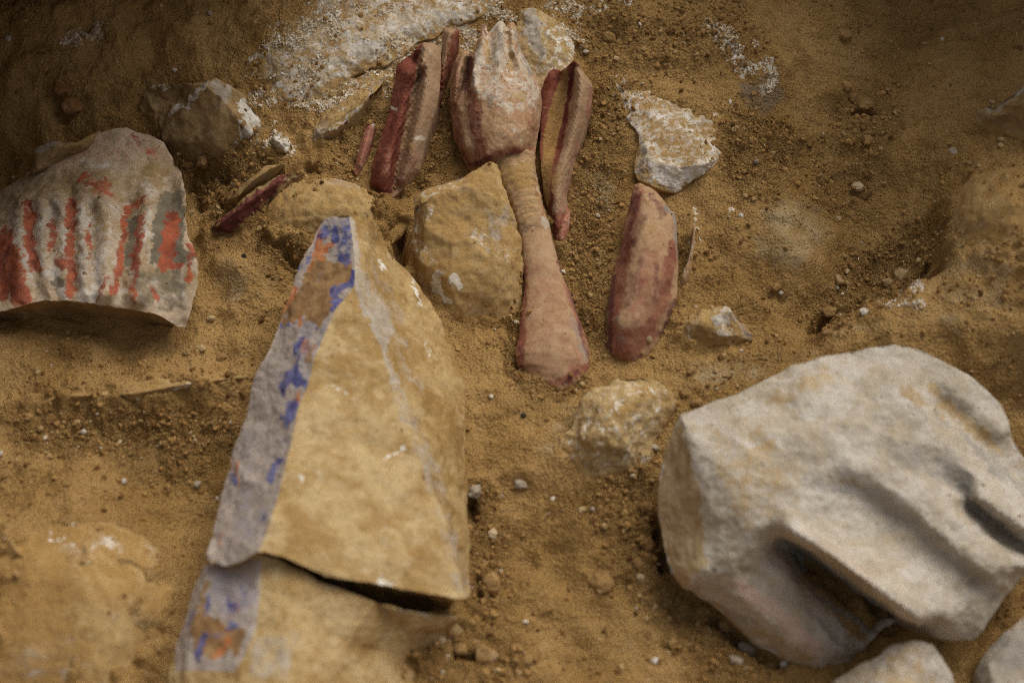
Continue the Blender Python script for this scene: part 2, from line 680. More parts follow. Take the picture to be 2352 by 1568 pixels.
M = {}
M['earth'] = ground_mat()
STONE_LAYERS = [
    ('white', (0.60, 0.53, 0.40, 1), (0.78, 0.74, 0.66, 1), 130, 1.3, .14, .92),
    ('grey', (0.36, 0.31, 0.25, 1), (0.47, 0.42, 0.35, 1), 60, 1.0, .25, .8),
    ('dark', (0.11, 0.08, 0.05, 1), (0.20, 0.13, 0.07, 1), 90, 1.0, .2, .8)]
M['stone'] = stone_mat('yellow_limestone', (0.345, 0.215, 0.078, 1), (0.50, 0.365, 0.180, 1), STONE_LAYERS, topdust=.42, stain=(.6, (0.33, 0.195, 0.068, 1)))
M['dusty'] = stone_mat('dust_covered_stone', (0.38, 0.235, 0.088, 1), (0.45, 0.305, 0.13, 1), STONE_LAYERS, topdust=.75, stain=(.6, (0.32, 0.19, 0.065, 1)))
M['side_stone'] = stone_mat('ochre_limestone', (0.30, 0.18, 0.060, 1), (0.45, 0.315, 0.14, 1), STONE_LAYERS, topdust=.3, stain=(.6, (0.28, 0.16, 0.05, 1)))
M['brown_stone'] = stone_mat('dusty_brown_stone', (0.25, 0.155, 0.062, 1), (0.33, 0.22, 0.10, 1), [
    ('white', (0.50, 0.43, 0.32, 1), (0.74, 0.70, 0.62, 1), 130, 1.4, .14, .92),
    ('grey', (0.30, 0.26, 0.20, 1), (0.42, 0.37, 0.30, 1), 60, 1.0, .25, .8),
    ('dark', (0.12, 0.07, 0.03, 1), (0.2, 0.12, 0.05, 1), 90, 1.0, .2, .8),
    ('wine', (0.10, 0.022, 0.024, 1), (0.21, 0.06, 0.055, 1), 110, 1.2, .16, .9)], topdust=.5)
M['white_stone'] = stone_mat('pale_limestone', (0.42, 0.36, 0.27, 1), (0.55, 0.495, 0.415, 1), [
    ('tan', (0.36, 0.24, 0.105, 1), (0.46, 0.335, 0.18, 1), 70, 1.3, .25, .85),
    ('grey', (0.27, 0.245, 0.21, 1), (0.36, 0.33, 0.29, 1), 60, .9, .25, .75),
    ('dark', (0.06, 0.045, 0.03, 1), (0.12, 0.09, 0.06, 1), 90, .8, .2, .9),
    ('pink', (0.50, 0.33, 0.25, 1), (0.55, 0.40, 0.31, 1), 60, .9, .25, .7),
    ('side_tan', (0.38, 0.27, 0.14, 1), (0.45, 0.34, 0.2, 1), 60, .6, .25, .8)], topdust=.06, stain=(.40, (0.45, 0.335, 0.19, 1)))
M['painted'] = stone_mat('red_striped_polychromy', (0.40, 0.29, 0.18, 1), (0.51, 0.40, 0.28, 1), [
    ('tan', (0.26, 0.17, 0.07, 1), (0.36, 0.26, 0.13, 1), 70, 1.1, .25, .9),
    ('white', (0.48, 0.42, 0.345, 1), (0.59, 0.545, 0.48, 1), 80, 1.4, .25, .75),
    ('grey', (0.13, 0.11, 0.075, 1), (0.19, 0.16, 0.11, 1), 60, .7, .2, .9),
    ('red', (0.23, 0.045, 0.025, 1), (0.42, 0.10, 0.045, 1), 75, 1.6, .25, .88),
    ('rose', (0.42, 0.17, 0.12, 1), (0.48, 0.24, 0.18, 1), 130, 1.5, .2, .6)], topdust=.10, stain=(.5, (0.36, 0.26, 0.14, 1)))
M['pyramid_paint'] = stone_mat('blue_painted_face', (0.355, 0.295, 0.250, 1), (0.41, 0.345, 0.295, 1), [
    ('tan', (0.24, 0.135, 0.055, 1), (0.34, 0.205, 0.09, 1), 70, .55, .12, .97),
    ('orange', (0.42, 0.14, 0.045, 1), (0.50, 0.20, 0.08, 1), 120, .9, .15, .92),
    ('bluegrey', (0.24, 0.235, 0.29, 1), (0.33, 0.305, 0.32, 1), 80, 1.2, .3, .55),
    ('blue', (0.045, 0.055, 0.19, 1), (0.15, 0.16, 0.32, 1), 130, 1.1, .22, .9)], topdust=.0, bump=.35)
M['carnation'] = stone_mat('flesh_polychromy', (0.405, 0.245, 0.130, 1), (0.465, 0.305, 0.175, 1), [
    ('red', (0.21, 0.058, 0.040, 1), (0.33, 0.125, 0.080, 1), 110, .9, .4, .85),
    ('wine', (0.105, 0.034, 0.036, 1), (0.18, 0.075, 0.065, 1), 110, .9, .35, .85),
    ('white', (0.50, 0.42, 0.31, 1), (0.62, 0.56, 0.46, 1), 150, 1.5, .2, .85),
    ('tan', (0.36, 0.22, 0.085, 1), (0.44, 0.30, 0.14, 1), 200, 1.3, .2, .9),
    ('grey', (0.24, 0.20, 0.17, 1), (0.32, 0.27, 0.22, 1), 80, 1.0, .2, .8)], topdust=.05, bump=.3, speck=(.35, (0.40, 0.18, 0.11, 1)), scale=1.3)
M['drapery'] = stone_mat('dark_red_polychromy', (0.18, 0.049, 0.030, 1), (0.25, 0.086, 0.052, 1), [
    ('beige', (0.34, 0.215, 0.12, 1), (0.40, 0.265, 0.155, 1), 60, .3, .35, .95),
    ('rose', (0.27, 0.115, 0.075, 1), (0.34, 0.17, 0.11, 1), 110, 1.0, .3, .8),
    ('wine', (0.09, 0.024, 0.018, 1), (0.15, 0.042, 0.030, 1), 90, .8, .3, .8),
    ('white', (0.52, 0.44, 0.33, 1), (0.62, 0.54, 0.43, 1), 150, 1.0, .2, .9),
    ('tan', (0.30, 0.18, 0.065, 1), (0.40, 0.26, 0.11, 1), 200, 1.3, .15, .95),
    ('grey', (0.30, 0.26, 0.21, 1), (0.40, 0.35, 0.29, 1), 80, 1.0, .2, .8)], topdust=.0, bump=.35, speck=(.3, (0.40, 0.17, 0.11, 1)), scale=1.4)
M['sliver'] = stone_mat('faded_red_paint', (0.34, 0.125, 0.085, 1), (0.42, 0.19, 0.125, 1), [
    ('white', (0.5, 0.42, 0.33, 1), (0.6, 0.52, 0.42, 1), 150, 1.0, .2, .9)], topdust=.1, bump=.4)
M['clod'] = stone_mat('soil_clod', (0.27, 0.155, 0.055, 1), (0.36, 0.22, 0.085, 1), topdust=.4, bump=.8, fine=600)
M['red_clod'] = stone_mat('reddish_clod', (0.20, 0.095, 0.035, 1), (0.27, 0.135, 0.05, 1), topdust=.3, bump=.7, fine=600)
M['pale_chip'] = stone_mat('pale_chip', (0.40, 0.28, 0.13, 1), (0.50, 0.39, 0.23, 1), topdust=.25, bump=.6)
M['white_chip'] = stone_mat('white_chip', (0.50, 0.43, 0.33, 1), (0.66, 0.61, 0.52, 1), topdust=.0, bump=.4, dust=False)
M['dark_chip'] = stone_mat('charcoal', (0.020, 0.017, 0.014, 1), (0.05, 0.04, 0.03, 1), topdust=.0, bump=.5, dust=False, speck=(0.1, (.1, .08, .05, 1)))
M['grey_chip'] = stone_mat('grey_stone', (0.30, 0.24, 0.17, 1), (0.42, 0.35, 0.26, 1), topdust=.25, bump=.6)


def grain_mat():
    N = Nodes('soil_grains')
    t = N.attr('tone')
    c = N.mix(N.rng(t, 0.0, 0.55), (0.17, 0.085, 0.026, 1), (0.36, 0.21, 0.075, 1))
    c = N.mix(N.rng(t, 0.86, 0.97), c, (0.45, 0.31, 0.15, 1))
    c = N.mix(N.rng(t, 0.985, 0.992), c, (0.60, 0.52, 0.40, 1))
    h = N.noise(600, 3, .6)
    return N.finish(c, h, .6, .001)


M['grain'] = grain_mat()
N_l = Nodes('lime_crumbs')
M['lime_grain'] = N_l.finish(N_l.mix(N_l.rng(N_l.attr('tone'), .1, .8), (0.50, 0.38, 0.22, 1), (0.78, 0.71, 0.58, 1)), N_l.noise(500, 3, .6), .6, .001)

# ------------------------------------------------------------------ ground sheet (with added raised edges beyond the frame)
LOOSE = [('p', [(1830, 700), (1900, 640), (2000, 560), (2150, 500), (2200, 540), (2120, 640), (2000, 720), (1900, 770)], 40),
         ('p', [(30, 950), (250, 930), (520, 940), (560, 1000), (500, 1100), (260, 1060), (60, 1020)], 40),
         ('p', [(1480, 1050), (1520, 1250), (1600, 1380), (1750, 1500), (1800, 1568), (1600, 1568), (1420, 1300), (1300, 1150)], 60),
         ('p', [(950, 1450), (1200, 1430), (1250, 1568), (900, 1568)], 40), ('s', [(1090, 1150), (1120, 1400)], 60),
         ('p', [(420, 330), (640, 350), (600, 500), (430, 460)], 40), ('s', [(620, 560), (700, 600)], 30),
         ('p', [(950, 80), (1050, 80), (1050, 380), (930, 450), (980, 250)], 25),
         ('p', [(1340, 200), (1430, 200), (1440, 400), (1390, 560), (1300, 620), (1320, 420)], 40, .8),
         ('p', [(1280, 620), (1400, 560), (1400, 820), (1370, 840)], 30, .8), ('s', [(1180, 640), (1190, 830), (1210, 890), (1340, 880)], 22),
         ('p', [(1680, 230), (1830, 300), (1780, 460), (1660, 420)], 40), ('s', [(2000, 260), (1930, 420)], 80, .7),
         ('p', [(1320, 20), (1700, 20), (1750, 130), (1500, 180), (1350, 120)], 60, .8),
         ('s', [(830, 250), (790, 420)], 40, .7), ('s', [(1750, 700), (1600, 740)], 30, .6)]
LIME = [('p', [(700, 40), (900, -10), (1140, -40), (1150, 30), (1010, 90), (900, 160), (820, 240), (720, 260), (600, 215), (590, 140)], 50, 1.0),
        ('s', [(560, 290), (590, 320)], 14), ('s', [(640, 330), (655, 335)], 22, 1), ('s', [(150, 90), (240, 75)], 20, .6),
        ('s', [(1700, 110), (1760, 150), (1760, 200)], 26, .8), ('s', [(1620, 60), (1690, 100)], 20, .5), ('s', [(1290, 60), (1330, 100)], 25, .5),
        ('s', [(1430, 200), (1480, 240)], 20, .7), ('s', [(2060, 690), (2100, 680)], 12, .8), ('s', [(130, 1235), (200, 1250)], 26, .6),
        ('s', [(1020, 640), (1040, 660)], 8, .5), ('s', [(1590, 500), (1580, 560)], 8, .5),
        ('s', [(1690, 495), (1702, 497)], 5, 1), ('s', [(1260, 20), (1430, -10)], 20, .6)]
GREY = [('p', [(1680, 160), (1800, 170), (1830, 230), (1760, 270), (1690, 220)], 30, .7), ('s', [(60, 1540), (180, 1500)], 60, .7)]
PALE = [('p', [(700, 40), (900, -10), (1140, -40), (1150, 30), (1010, 90), (900, 160), (820, 240), (720, 260), (600, 215), (590, 140)], 50, .9), ('p', [(1730, 470), (1800, 440), (1900, 480), (1920, 560), (1820, 640), (1720, 600)], 50, .8),
        ('p', [(2160, 440), (2352, 380), (2352, 720), (2200, 800), (2060, 760), (2120, 640)], 60, .6),
        ('p', [(480, 560), (640, 600), (660, 660), (520, 720), (470, 640)], 40, .6),
        ('p', [(1200, 1020), (1330, 900), (1420, 900), (1320, 1000), (1270, 1090)], 40, .6),
        ('p', [(60, 1180), (300, 1180), (400, 1320), (390, 1500), (100, 1500), (0, 1350)], 60, .55),
        ('p', [(1350, 380), (1440, 400), (1400, 520), (1340, 500)], 40, .7),
        ('p', [(1560, 820), (1900, 790), (1980, 740), (2100, 760), (1900, 820), (1600, 920)], 40, .7),
        ('p', [(1200, 1300), (1600, 1440), (1600, 1568), (1200, 1568)], 60, .4)]


def axis_pts(core0, core1, step, out0, out1, grow=1.35):
    c = list(np.arange(core0, core1 + step / 2, step))
    a, s = [], step
    x = c[-1]
    while x < out1:
        s *= grow
        x += s
        a.append(x)
    b, s = [], step
    x = c[0]
    while x > out0:
        s *= grow
        x -= s
        b.append(x)
    return np.array(b[::-1] + c + a)


gx = axis_pts(-0.66, 0.66, 0.00185, -12, 12)
gy = axis_pts(-0.40, 0.56, 0.00185, -12, 12)
X, Y = np.meshgrid(gx, gy)
Z = G0(X, Y)
# edges raised outside the picture, added to shade its borders
rise = np.maximum.reduce([sstep(0.70, 0.92, X) * 0.45, sstep(0.72, 0.95, -X) * 0.55, sstep(0.66, 0.95, Y) * 0.3, sstep(0.75, 1.1, -Y) * 0.30])
Z = Z * (1 - rise / 0.55 * 0.9) + rise
fin = (np.abs(X) < 0.80) & (Y > -0.5) & (Y < 0.70)
P = np.stack([X, Y, Z], -1)[fin]
px, py = proj(P)
wx, wy = 34 * fbm(P, 26, 3, .6, 71), 34 * fbm(P, 26, 3, .6, 72)      # ragged borders
px, py = px + wx, py + wy
loose = np.clip(mask(px, py, LOOSE), 0, 1)
lp = np.clip(loose + 0.45 * fbm(P, 11, 3, .5, 5), 0, 1)
lime = mask(px, py, LIME)
d = 0.0065 * fbm(P, 11, 3, .5, 1) + 0.0038 * fbm(P, 34, 3, .5, 2)
d += (0.0008 + 0.0026 * lp) * fbm(P, 95, 3, .6, 3)
cl = fbm(P, 150, 2, .5, 8)
d += (0.0006 + 0.0030 * lp) * np.maximum(cl - 0.12, 0) ** 0.8
d += (0.0003 + 0.0010 * lp) * fbm(P, 330, 2, .6, 4)
# crack under the ledge on the right
px, py = px - wx * .6, py - wy * .6
ck = seg_dist(px, py, [(1880, 752), (1925, 735), (1985, 700), (2035, 690), (2075, 668), (2140, 610)])
near = (py - np.interp(px, [1880, 1925, 1985, 2035, 2075, 2140], [752, 735, 700, 690, 668, 610])) > 0
d -= 0.034 * np.exp(-(ck / 17.0) ** 2) * np.clip(1.0 + 0.9 * fbm(P, 30, 2, .5, 9), .35, 1.5)
d += np.where(near, 0.034, -0.012) * np.exp(-(ck / 60.0)) * sstep(1860, 1920, px) * (1 - sstep(2080, 2160, px))
for pts, wid, dep in [([(912, 540), (920, 565), (915, 590)], 15, .030), ([(620, 560), (650, 580), (690, 600)], 10, .012), ([(440, 430), (450, 470)], 12, .014), ([(500, 450), (512, 468)], 6, .014), ([(705, 385), (720, 395)], 6, .010),
                      ([(1505, 1215), (1512, 1260), (1525, 1310)], 16, .022), ([(1640, 1430), (1720, 1490), (1800, 1530)], 16, .020), ([(1085, 1150), (1090, 1185)], 10, .016), ([(1100, 1330), (1105, 1380)], 9, .014), ([(1040, 1500), (1090, 1495)], 12, .014),
                      ([(1975, 245), (2010, 255)], 7, .012), ([(1960, 440), (1990, 450)], 6, .010), ([(200, 60), (260, 110)], 14, .010), ([(1785, 665), (1795, 680)], 7, .010), ([(130, 225), (150, 270)], 12, .012), ([(470, 395), (520, 400)], 10, .012)]:
    d -= dep * np.exp(-(seg_dist(px, py, pts) / wid) ** 2) * np.clip(1 + .8 * fbm(P, 60, 2, .5, 19), .3, 1.5)
dbig = 0.013 * fbm(P, 6.5, 3, .55, 21) + 0.010 * (0.35 - np.abs(fbm(P, 15, 3, .55, 22)))
Zf = Z[fin] + d
Z[fin] = Zf
att = {}
for an, arr in (('loose', lp), ('lime', lime), ('grey', mask(px, py, GREY)), ('pale', mask(px, py, PALE)),
                ('wine', mask(px, py, [('s', [(1530, 505), (1540, 520)], 3, 0)]))):
    full = np.zeros(X.shape)
    full[fin] = arr
    att[an] = full.ravel()
ny, nx = X.shape
idx = np.arange(nx * ny).reshape(ny, nx)
quads = np.stack([idx[:-1, :-1], idx[:-1, 1:], idx[1:, 1:], idx[1:, :-1]], -1).reshape(-1, 4)
ground = link('ground', make_mesh('ground', np.stack([X, Y, Z], -1).reshape(-1, 3), quads, att, M['earth']))
tag(ground, 'ochre brown excavated soil of the dig floor', None, None, 'structure')


def G(x, y):
    """finished ground height (bilinear on the sheet)"""
    x = np.asarray(x, float)
    y = np.asarray(y, float)
    i = np.clip(np.searchsorted(gx, x) - 1, 0, nx - 2)
    j = np.clip(np.searchsorted(gy, y) - 1, 0, ny - 2)
    u = (x - gx[i]) / (gx[i + 1] - gx[i])
    v = (y - gy[j]) / (gy[j + 1] - gy[j])
    return (Z[j, i] * (1 - u) * (1 - v) + Z[j, i + 1] * u * (1 - v) + Z[j + 1, i] * (1 - u) * v + Z[j + 1, i + 1] * u * v)


# ------------------------------------------------------------------ invented overhanging earth bank outside the picture, added to shade the corners
def bank(name, label, pts, lean, high, seed):
    pts = np.array(pts, float)
    n = 90
    t = np.linspace(0, len(pts) - 1, n)
    bx = np.interp(t, np.arange(len(pts)), pts[:, 0])
    by = np.interp(t, np.arange(len(pts)), pts[:, 1])
    hh = np.interp(t, np.arange(len(pts)), high)
    le = np.interp(t, np.arange(len(pts)), lean)
    inn = np.stack([-bx, -0.25 - by], -1)
    inn /= np.linalg.norm(inn, axis=1)[:, None]
    prof = [(-0.02, -0.12), (0.0, -0.03), (0.1, .10), (.35, .3), (.7, .62), (.93, .85), (1.0, .97), (.8, 1.0), (.2, 1.0), (-1.0, .98)]
    s = np.linspace(0, len(prof) - 1, 60)
    pa = np.interp(s, np.arange(len(prof)), [p[0] for p in prof])
    pz = np.interp(s, np.arange(len(prof)), [p[1] for p in prof])
    g = G0(bx, by)
    V = np.zeros((n, 60, 3))
    V[..., 0] = bx[:, None] + inn[:, 0:1] * pa[None] * le[:, None]
    V[..., 1] = by[:, None] + inn[:, 1:2] * pa[None] * le[:, None]
    V[..., 2] = g[:, None] + pz[None] * hh[:, None]
    V = V.reshape(-1, 3)
    ii = np.arange(n * 60).reshape(n, 60)
    q = np.stack([ii[:-1, :-1], ii[:-1, 1:], ii[1:, 1:], ii[1:, :-1]], -1).reshape(-1, 4)
    dv = np.stack([fbm(V, 9, 4, .55, seed), fbm(V, 9, 4, .55, seed + 1), fbm(V, 9, 3, .5, seed + 2)], -1) * 0.02
    V = V + dv
    o = link(name, make_mesh(name, V, q, {}, M['earth']))
    tag(o, label, None, None, 'structure')
    return o


bank('shade_bank', 'added brown earth overhang outside the picture, shading its corners', [(-0.76, -0.30), (-0.73, 0.06), (-0.71, 0.30), (-0.64, 0.52), (-0.40, 0.61), (-0.12, 0.66), (0.22, 0.66), (0.46, 0.63), (0.68, 0.55), (0.80, 0.40), (0.95, 0.25)],
     [0.03, .14, .28, .42, .30, .07, .05, .10, .24, .13, .05], [.20, .36, .48, .54, .44, .20, .19, .24, .40, .30, .24], 3)

# ================================================================== the carved fragments and stones
FRAG = 'painted sculpture fragments in the soil'
RUB = 'rubble stones in the dig'

# ---- striped fragment on the left
gro = []
for pts, h in [([(30, 470), (18, 560), (20, 690)], -.012), ([(70, 480), (75, 580), (95, 690)], -.010), ([(118, 480), (118, 560), (128, 680)], -.006),
               ([(165, 450), (168, 560), (172, 690)], -.010), ([(203, 480), (208, 570), (215, 690)], -.006), ([(300, 475), (285, 560), (275, 690)], -.012),
               ([(392, 440), (375, 540), (352, 690)], -.014)]:
    gro.append([(x, y, .093 + h * .75 - abs(x - 230) * .00010 - (.03 if k == 0 else (.008 if k == 2 else 0))) for k, (x, y) in enumerate(pts)])
for pts in [[(48, 470), (50, 570), (60, 690)], [(95, 470), (98, 570), (112, 690)], [(140, 460), (145, 570), (150, 690)], [(186, 450), (190, 570), (195, 690)],
            [(245, 440), (240, 560), (240, 690)], [(338, 440), (325, 540), (312, 690)]]:
    gro.append([(x, y, .098 - abs(x - 230) * .00010 - (.022 if k == 0 else (.006 if k == 2 else 0))) for k, (x, y) in enumerate(pts)])
gro.append([(120, 400, .050), (230, 380, .058), (330, 390, .055)])
relief('painted_fragment',
       [(-90, 470, .02), (0, 440, .025), (55, 405, .03), (120, 345, .035), (205, 325, .04), (222, 308, .042), (255, 297, .043), (290, 293, .043), (310, 303, .043), (345, 310, .043), (375, 327, .042),
        (400, 370, .042), (416, 395, .043), (425, 450, .05), (427, 500, .055), (427, 540, .058), (447, 575, .056), (455, 620, .054), (450, 660, .05), (440, 690, .048), (432, 730, .040), (428, 752, .030), (408, 750, .034), (385, 735, .046), (355, 722, .056),
        (310, 712, .064), (255, 700, .070), (200, 696, .072), (150, 690, .072), (100, 692, .070), (55, 702, .066), (0, 712, .06), (-90, 715, .05)],
       gro, soft=17, sub=2, smooth=1, noise=((.0022, 24, 3), (.0012, 90, 3)), skirt=(.80, .03), hscale=.72, dust=.6, dust_h=.008, banked=.004,
       paint={'red': [('s', [(14, 540), (25, 600), (50, 690)], 23.6, 1), ('s', [(8, 560), (5, 680)], 16.5), ('s', [(68, 470), (66, 560), (82, 620)], 15.3, .95), ('s', [(120, 510), (118, 570)], 10.6, .75), ('s', [(167, 470), (160, 560), (165, 670)], 13.0, .95), ('s', [(205, 520), (205, 600)], 7.1, .7),
                      ('s', [(135, 595), (150, 600)], 15.3, .8), ('s', [(292, 480), (268, 640), (262, 670)], 10.6, .85), ('s', [(325, 500), (315, 560), (305, 690)], 10.6, .75), ('s', [(398, 505), (390, 560), (378, 600)], 20.1, 1), ('s', [(365, 608), (410, 605)], 10.6, .9),
                      ('s', [(440, 565), (432, 640)], 7.1, .9), ('s', [(190, 415), (245, 425)], 16.5, .7), ('s', [(225, 440), (255, 450)], 11.8, .6), ('s', [(345, 345), (350, 350)], 11.8, .8), ('s', [(305, 310), (315, 330)], 8.3, .6), ('s', [(335, 460), (300, 475)], 10.6, .7), ('s', [(100, 380), (115, 365)], 11.8, .5), ('s', [(355, 660), (358, 690)], 8.3, .6), ('s', [(170, 620), (160, 690)], 10.6, .8), ('s', [(240, 640), (220, 700)], 8.3, .6)],
              'rose': [('p', [(130, 345), (290, 300), (380, 330), (400, 380), (330, 370), (200, 370), (100, 400)], 20, .45)],
              'white': [('p', [(0, 450), (420, 450), (440, 700), (0, 710)], 20, .40), ('s', [(130, 470), (100, 510)], 16, .8), ('s', [(85, 480), (100, 640)], 10, .7), ('s', [(145, 520), (145, 580)], 10, .75), ('s', [(190, 470), (190, 690)], 11, .8), ('s', [(230, 580), (215, 690)], 13, .8), ('s', [(340, 480), (330, 560)], 8, .8), ('s', [(120, 620), (150, 690)], 16, .8), ('s', [(330, 420), (350, 450)], 14, .6), ('s', [(190, 370), (260, 380)], 14, .5), ('s', [(440, 580), (430, 600)], 5, .8), ('s', [(30, 480), (45, 560), (70, 640)], 10, .7)],
              'grey': [('p', [(370, 440), (425, 440), (425, 560), (445, 600), (380, 610), (345, 605), (350, 520)], 8, 1), ('p', [(295, 500), (322, 490), (310, 610), (285, 610)], 6, .7), ('p', [(290, 620), (420, 610), (430, 720), (320, 700)], 12, .6), ('s', [(130, 650), (145, 655)], 14, .9)],
              'tan': [('p', [(0, 440), (420, 420), (440, 700), (0, 710)], 20, .43), ('s', [(100, 520), (95, 600)], 14, .6), ('s', [(240, 500), (235, 560)], 18, .6), ('s', [(330, 640), (420, 650)], 40, .65), ('p', [(40, 430), (130, 380), (330, 380), (400, 400), (390, 440), (300, 450), (100, 470)], 20, .6), ('p', [(280, 480), (330, 470), (315, 690), (260, 690)], 10, .65), ('s', [(380, 385), (340, 390)], 20, .9)]},
       label='red-striped carved stone fragment with vertical grooves at the left edge', cat='carved fragment', group=FRAG,
       parts=[('broken_underside', 'side', M['brown_stone'], 'dark broken underside'), ('grooved_face', None, M['painted'])])

# thin slab behind it
relief('stone_slab', [(70, 400, .03), (78, 345, .045), (120, 322, .05), (175, 330, .045), (230, 300, .03), (215, 345, .02), (150, 380, .02)], [[(85, 390, .04), (140, 340, .05)]],
       sub=4, smooth=2, noise=((.003, 40, 3),), mats=[M['brown_stone']], paint={'grey': [('s', [(78, 345), (130, 322)], 14, .8)]},
       label='thin dusty slab edge showing behind the red-striped fragment', cat='stone', group=RUB)

# ---- angular stone with the white ridge
relief('rubble_stone', [(322, 245, .0), (335, 205, .012), (350, 194, .02), (420, 192, .028), (470, 190, .04), (492, 180, .05), (520, 195, .048), (560, 220, .035), (590, 260, .022), (604, 285, .01), (575, 310, .02), (556, 328, .012), (530, 352, .01), (470, 372, .006), (400, 352, .006), (360, 315, .012), (357, 270, .018), (345, 268, .012), (328, 262, .006)],
       [[(350, 194, .02), (395, 235, .012), (385, 262, .026), (360, 270, .018)], [(385, 262, .03), (425, 240, .045), (470, 198, .062), (492, 180, .05)], [(470, 198, .062), (510, 225, .056), (545, 272, .040), (560, 322, .012)], [(520, 195, .048), (545, 272, .040)], [(430, 330, .03), (500, 330, .03), (545, 272, .040)], [(385, 262, .03), (375, 320, .02), (430, 330, .03)]],
       sub=4, smooth=1, noise=((.0035, 30, 4), (.001, 120, 3)), mats=[M['brown_stone']], seed=2, hscale=.85, dust_h=.006, dust=.7,
       paint={'white': [('s', [(392, 262), (425, 240), (468, 198)], 7, .9), ('s', [(352, 194), (395, 204)], 6, .6), ('s', [(560, 240), (580, 275), (570, 310), (562, 325)], 16, 1), ('s', [(548, 275), (556, 300)], 6, .8)],
              'grey': [('p', [(475, 195), (495, 180), (530, 200), (535, 240), (510, 225)], 6, .8), ('s', [(330, 260), (345, 266)], 7, .6), ('s', [(440, 222), (475, 190)], 4, .8)]},
       label='angular brown stone with a sharp white-veined ridge', cat='stone', group=RUB)
relief('mortar_lump', [(608, 345, 0), (615, 322, .01), (640, 305, .016), (662, 315, .016), (672, 335, .012), (660, 352, .008), (630, 350, .004)], [[(640, 325, .02)]], sub=4, smooth=2,
       noise=((.003, 90, 4),), mats=[M['stone']], paint={'white': [('p', [(620, 325), (645, 308), (670, 325), (665, 348), (640, 345)], 12, .9)]},
       label='crumbly white mortar lump right of the white-ridged stone', cat='mortar lump', group=RUB)

# ---- long slab whose broken edge runs down beside the left drapery
relief('rubble_slab', [(690, 335, -.004), (705, 290, -.003), (730, 250, -.003), (775, 208, -.002), (815, 180, -.001), (850, 165, .006), (885, 170, .016), (880, 192, .024), (862, 212, .028), (845, 225, .028), (828, 248, .026), (800, 276, .022), (770, 296, .020), (745, 305, .018), (738, 320, .013), (730, 345, .0), (700, 352, -.006)],
       [[(732, 302, .019), (768, 280, .024), (805, 252, .029), (835, 222, .031), (870, 186, .026)], [(720, 290, .008), (770, 240, .014), (820, 205, .016)]], sub=5, smooth=3, noise=((.0018, 40, 3), (.0009, 140, 3)), mats=[M['dusty']], seed=4, dust_h=.004,
       paint={'grey': [('s', [(705, 330), (745, 285)], 14, .6), ('s', [(850, 210), (883, 175)], 7, .8)], 'white': [('s', [(737, 322), (744, 304), (770, 294), (800, 275), (828, 247), (848, 222)], 4, .66), ('p', [(760, 230), (830, 180), (870, 170), (830, 215), (770, 262)], 10, .5)], 'dark': [('s', [(868, 190), (882, 176)], 5, .8)]},
       label='long slab edge slanting up beside the left dark red drapery', cat='stone', group=RUB)

# ---- large low slab with lime mortar, reaching out of the picture at the top
relief('mortar_slab', [(592, 150, -.002), (598, 195, -.001), (625, 222, .001), (670, 236, .002), (700, 262, .001), (735, 240, .002), (775, 200, .003), (815, 172, .004), (850, 155, .006), (890, 150, .007), (925, 128, .006), (960, 96, .005), (1005, 88, .004), (1030, 55, .003), (1085, 48, .002), (1115, 32, .003), (1142, 15, .002), (1128, -20, .0), (1120, -70, .0), (700, -70, .0), (705, 0, -.001), (672, 40, -.002), (640, 80, -.002), (610, 110, -.002)],
       [[(660, 190, .009), (720, 170, .013), (800, 120, .016), (900, 80, .015), (1000, 40, .013), (1080, 10, .010)], [(700, 100, .008), (800, 40, .012), (900, 0, .011)]], soft=22, sub=3, smooth=0, noise=((.0030, 24, 4), (.0018, 80, 4)), mats=[M['dusty']], seed=41, dust_h=.002, dust=.4, banked=.003,
       paint={'white': [('p', [(600, 150), (630, 215), (700, 240), (810, 165), (900, 140), (1010, 80), (1130, 20), (1100, -60), (720, -60), (690, 50)], 26, .60), ('s', [(780, 130), (900, 60), (1060, 20)], 40, .72), ('s', [(620, 170), (690, 220)], 18, .7)], 'grey': [('s', [(830, 110), (850, 120)], 22, .7), ('s', [(700, 130), (720, 150)], 20, .5)]},
       label='large low slab crusted with white mortar behind the left drapery', cat='stone', group=RUB)

# ---- purple fragment with a flat yellow edge
relief('painted_fragment', [(478, 528, .004), (500, 505, .016), (520, 490, .02), (560, 455, .026), (600, 425, .028), (640, 404, .026), (690, 392, .014), (700, 398, .008), (670, 412, .012), (640, 440, .014), (620, 455, .010), (590, 490, .008), (560, 520, .004), (530, 532, .0), (500, 533, .0)],
       [[(500, 518, .018), (560, 472, .026), (640, 415, .024)], [(545, 500, .016), (600, 458, .018)]], sub=4, smooth=1, noise=((.0016, 60, 3), (.0009, 180, 3)), mats=[M['brown_stone']], dust_h=.002, dust=.5, seed=5,
       paint={'wine': [('p', [(478, 530), (515, 497), (570, 455), (640, 408), (675, 400), (640, 440), (595, 470), (560, 520), (520, 535)], 9, 1)]},
       label='narrow fragment with dark purple paint lying above the blue stone tip', cat='carved fragment', group=FRAG)
relief('stone_shard', [(519, 461, .010), (540, 440, .022), (575, 410, .03), (610, 382, .034), (650, 375, .032), (656, 380, .03), (634, 402, .022), (610, 418, .018), (575, 440, .016), (552, 455, .014), (545, 464, .01)],
       [[(548, 450, .024), (580, 415, .032), (625, 385, .034)]], sub=4, smooth=1, noise=((.0012, 60, 3),), mats=[M['dusty']], paint={}, dust_h=.004, dust=.6, skirt=(.9, .02),
       label='flat yellowish shard standing along the dark purple fragment', cat='stone', group=RUB)

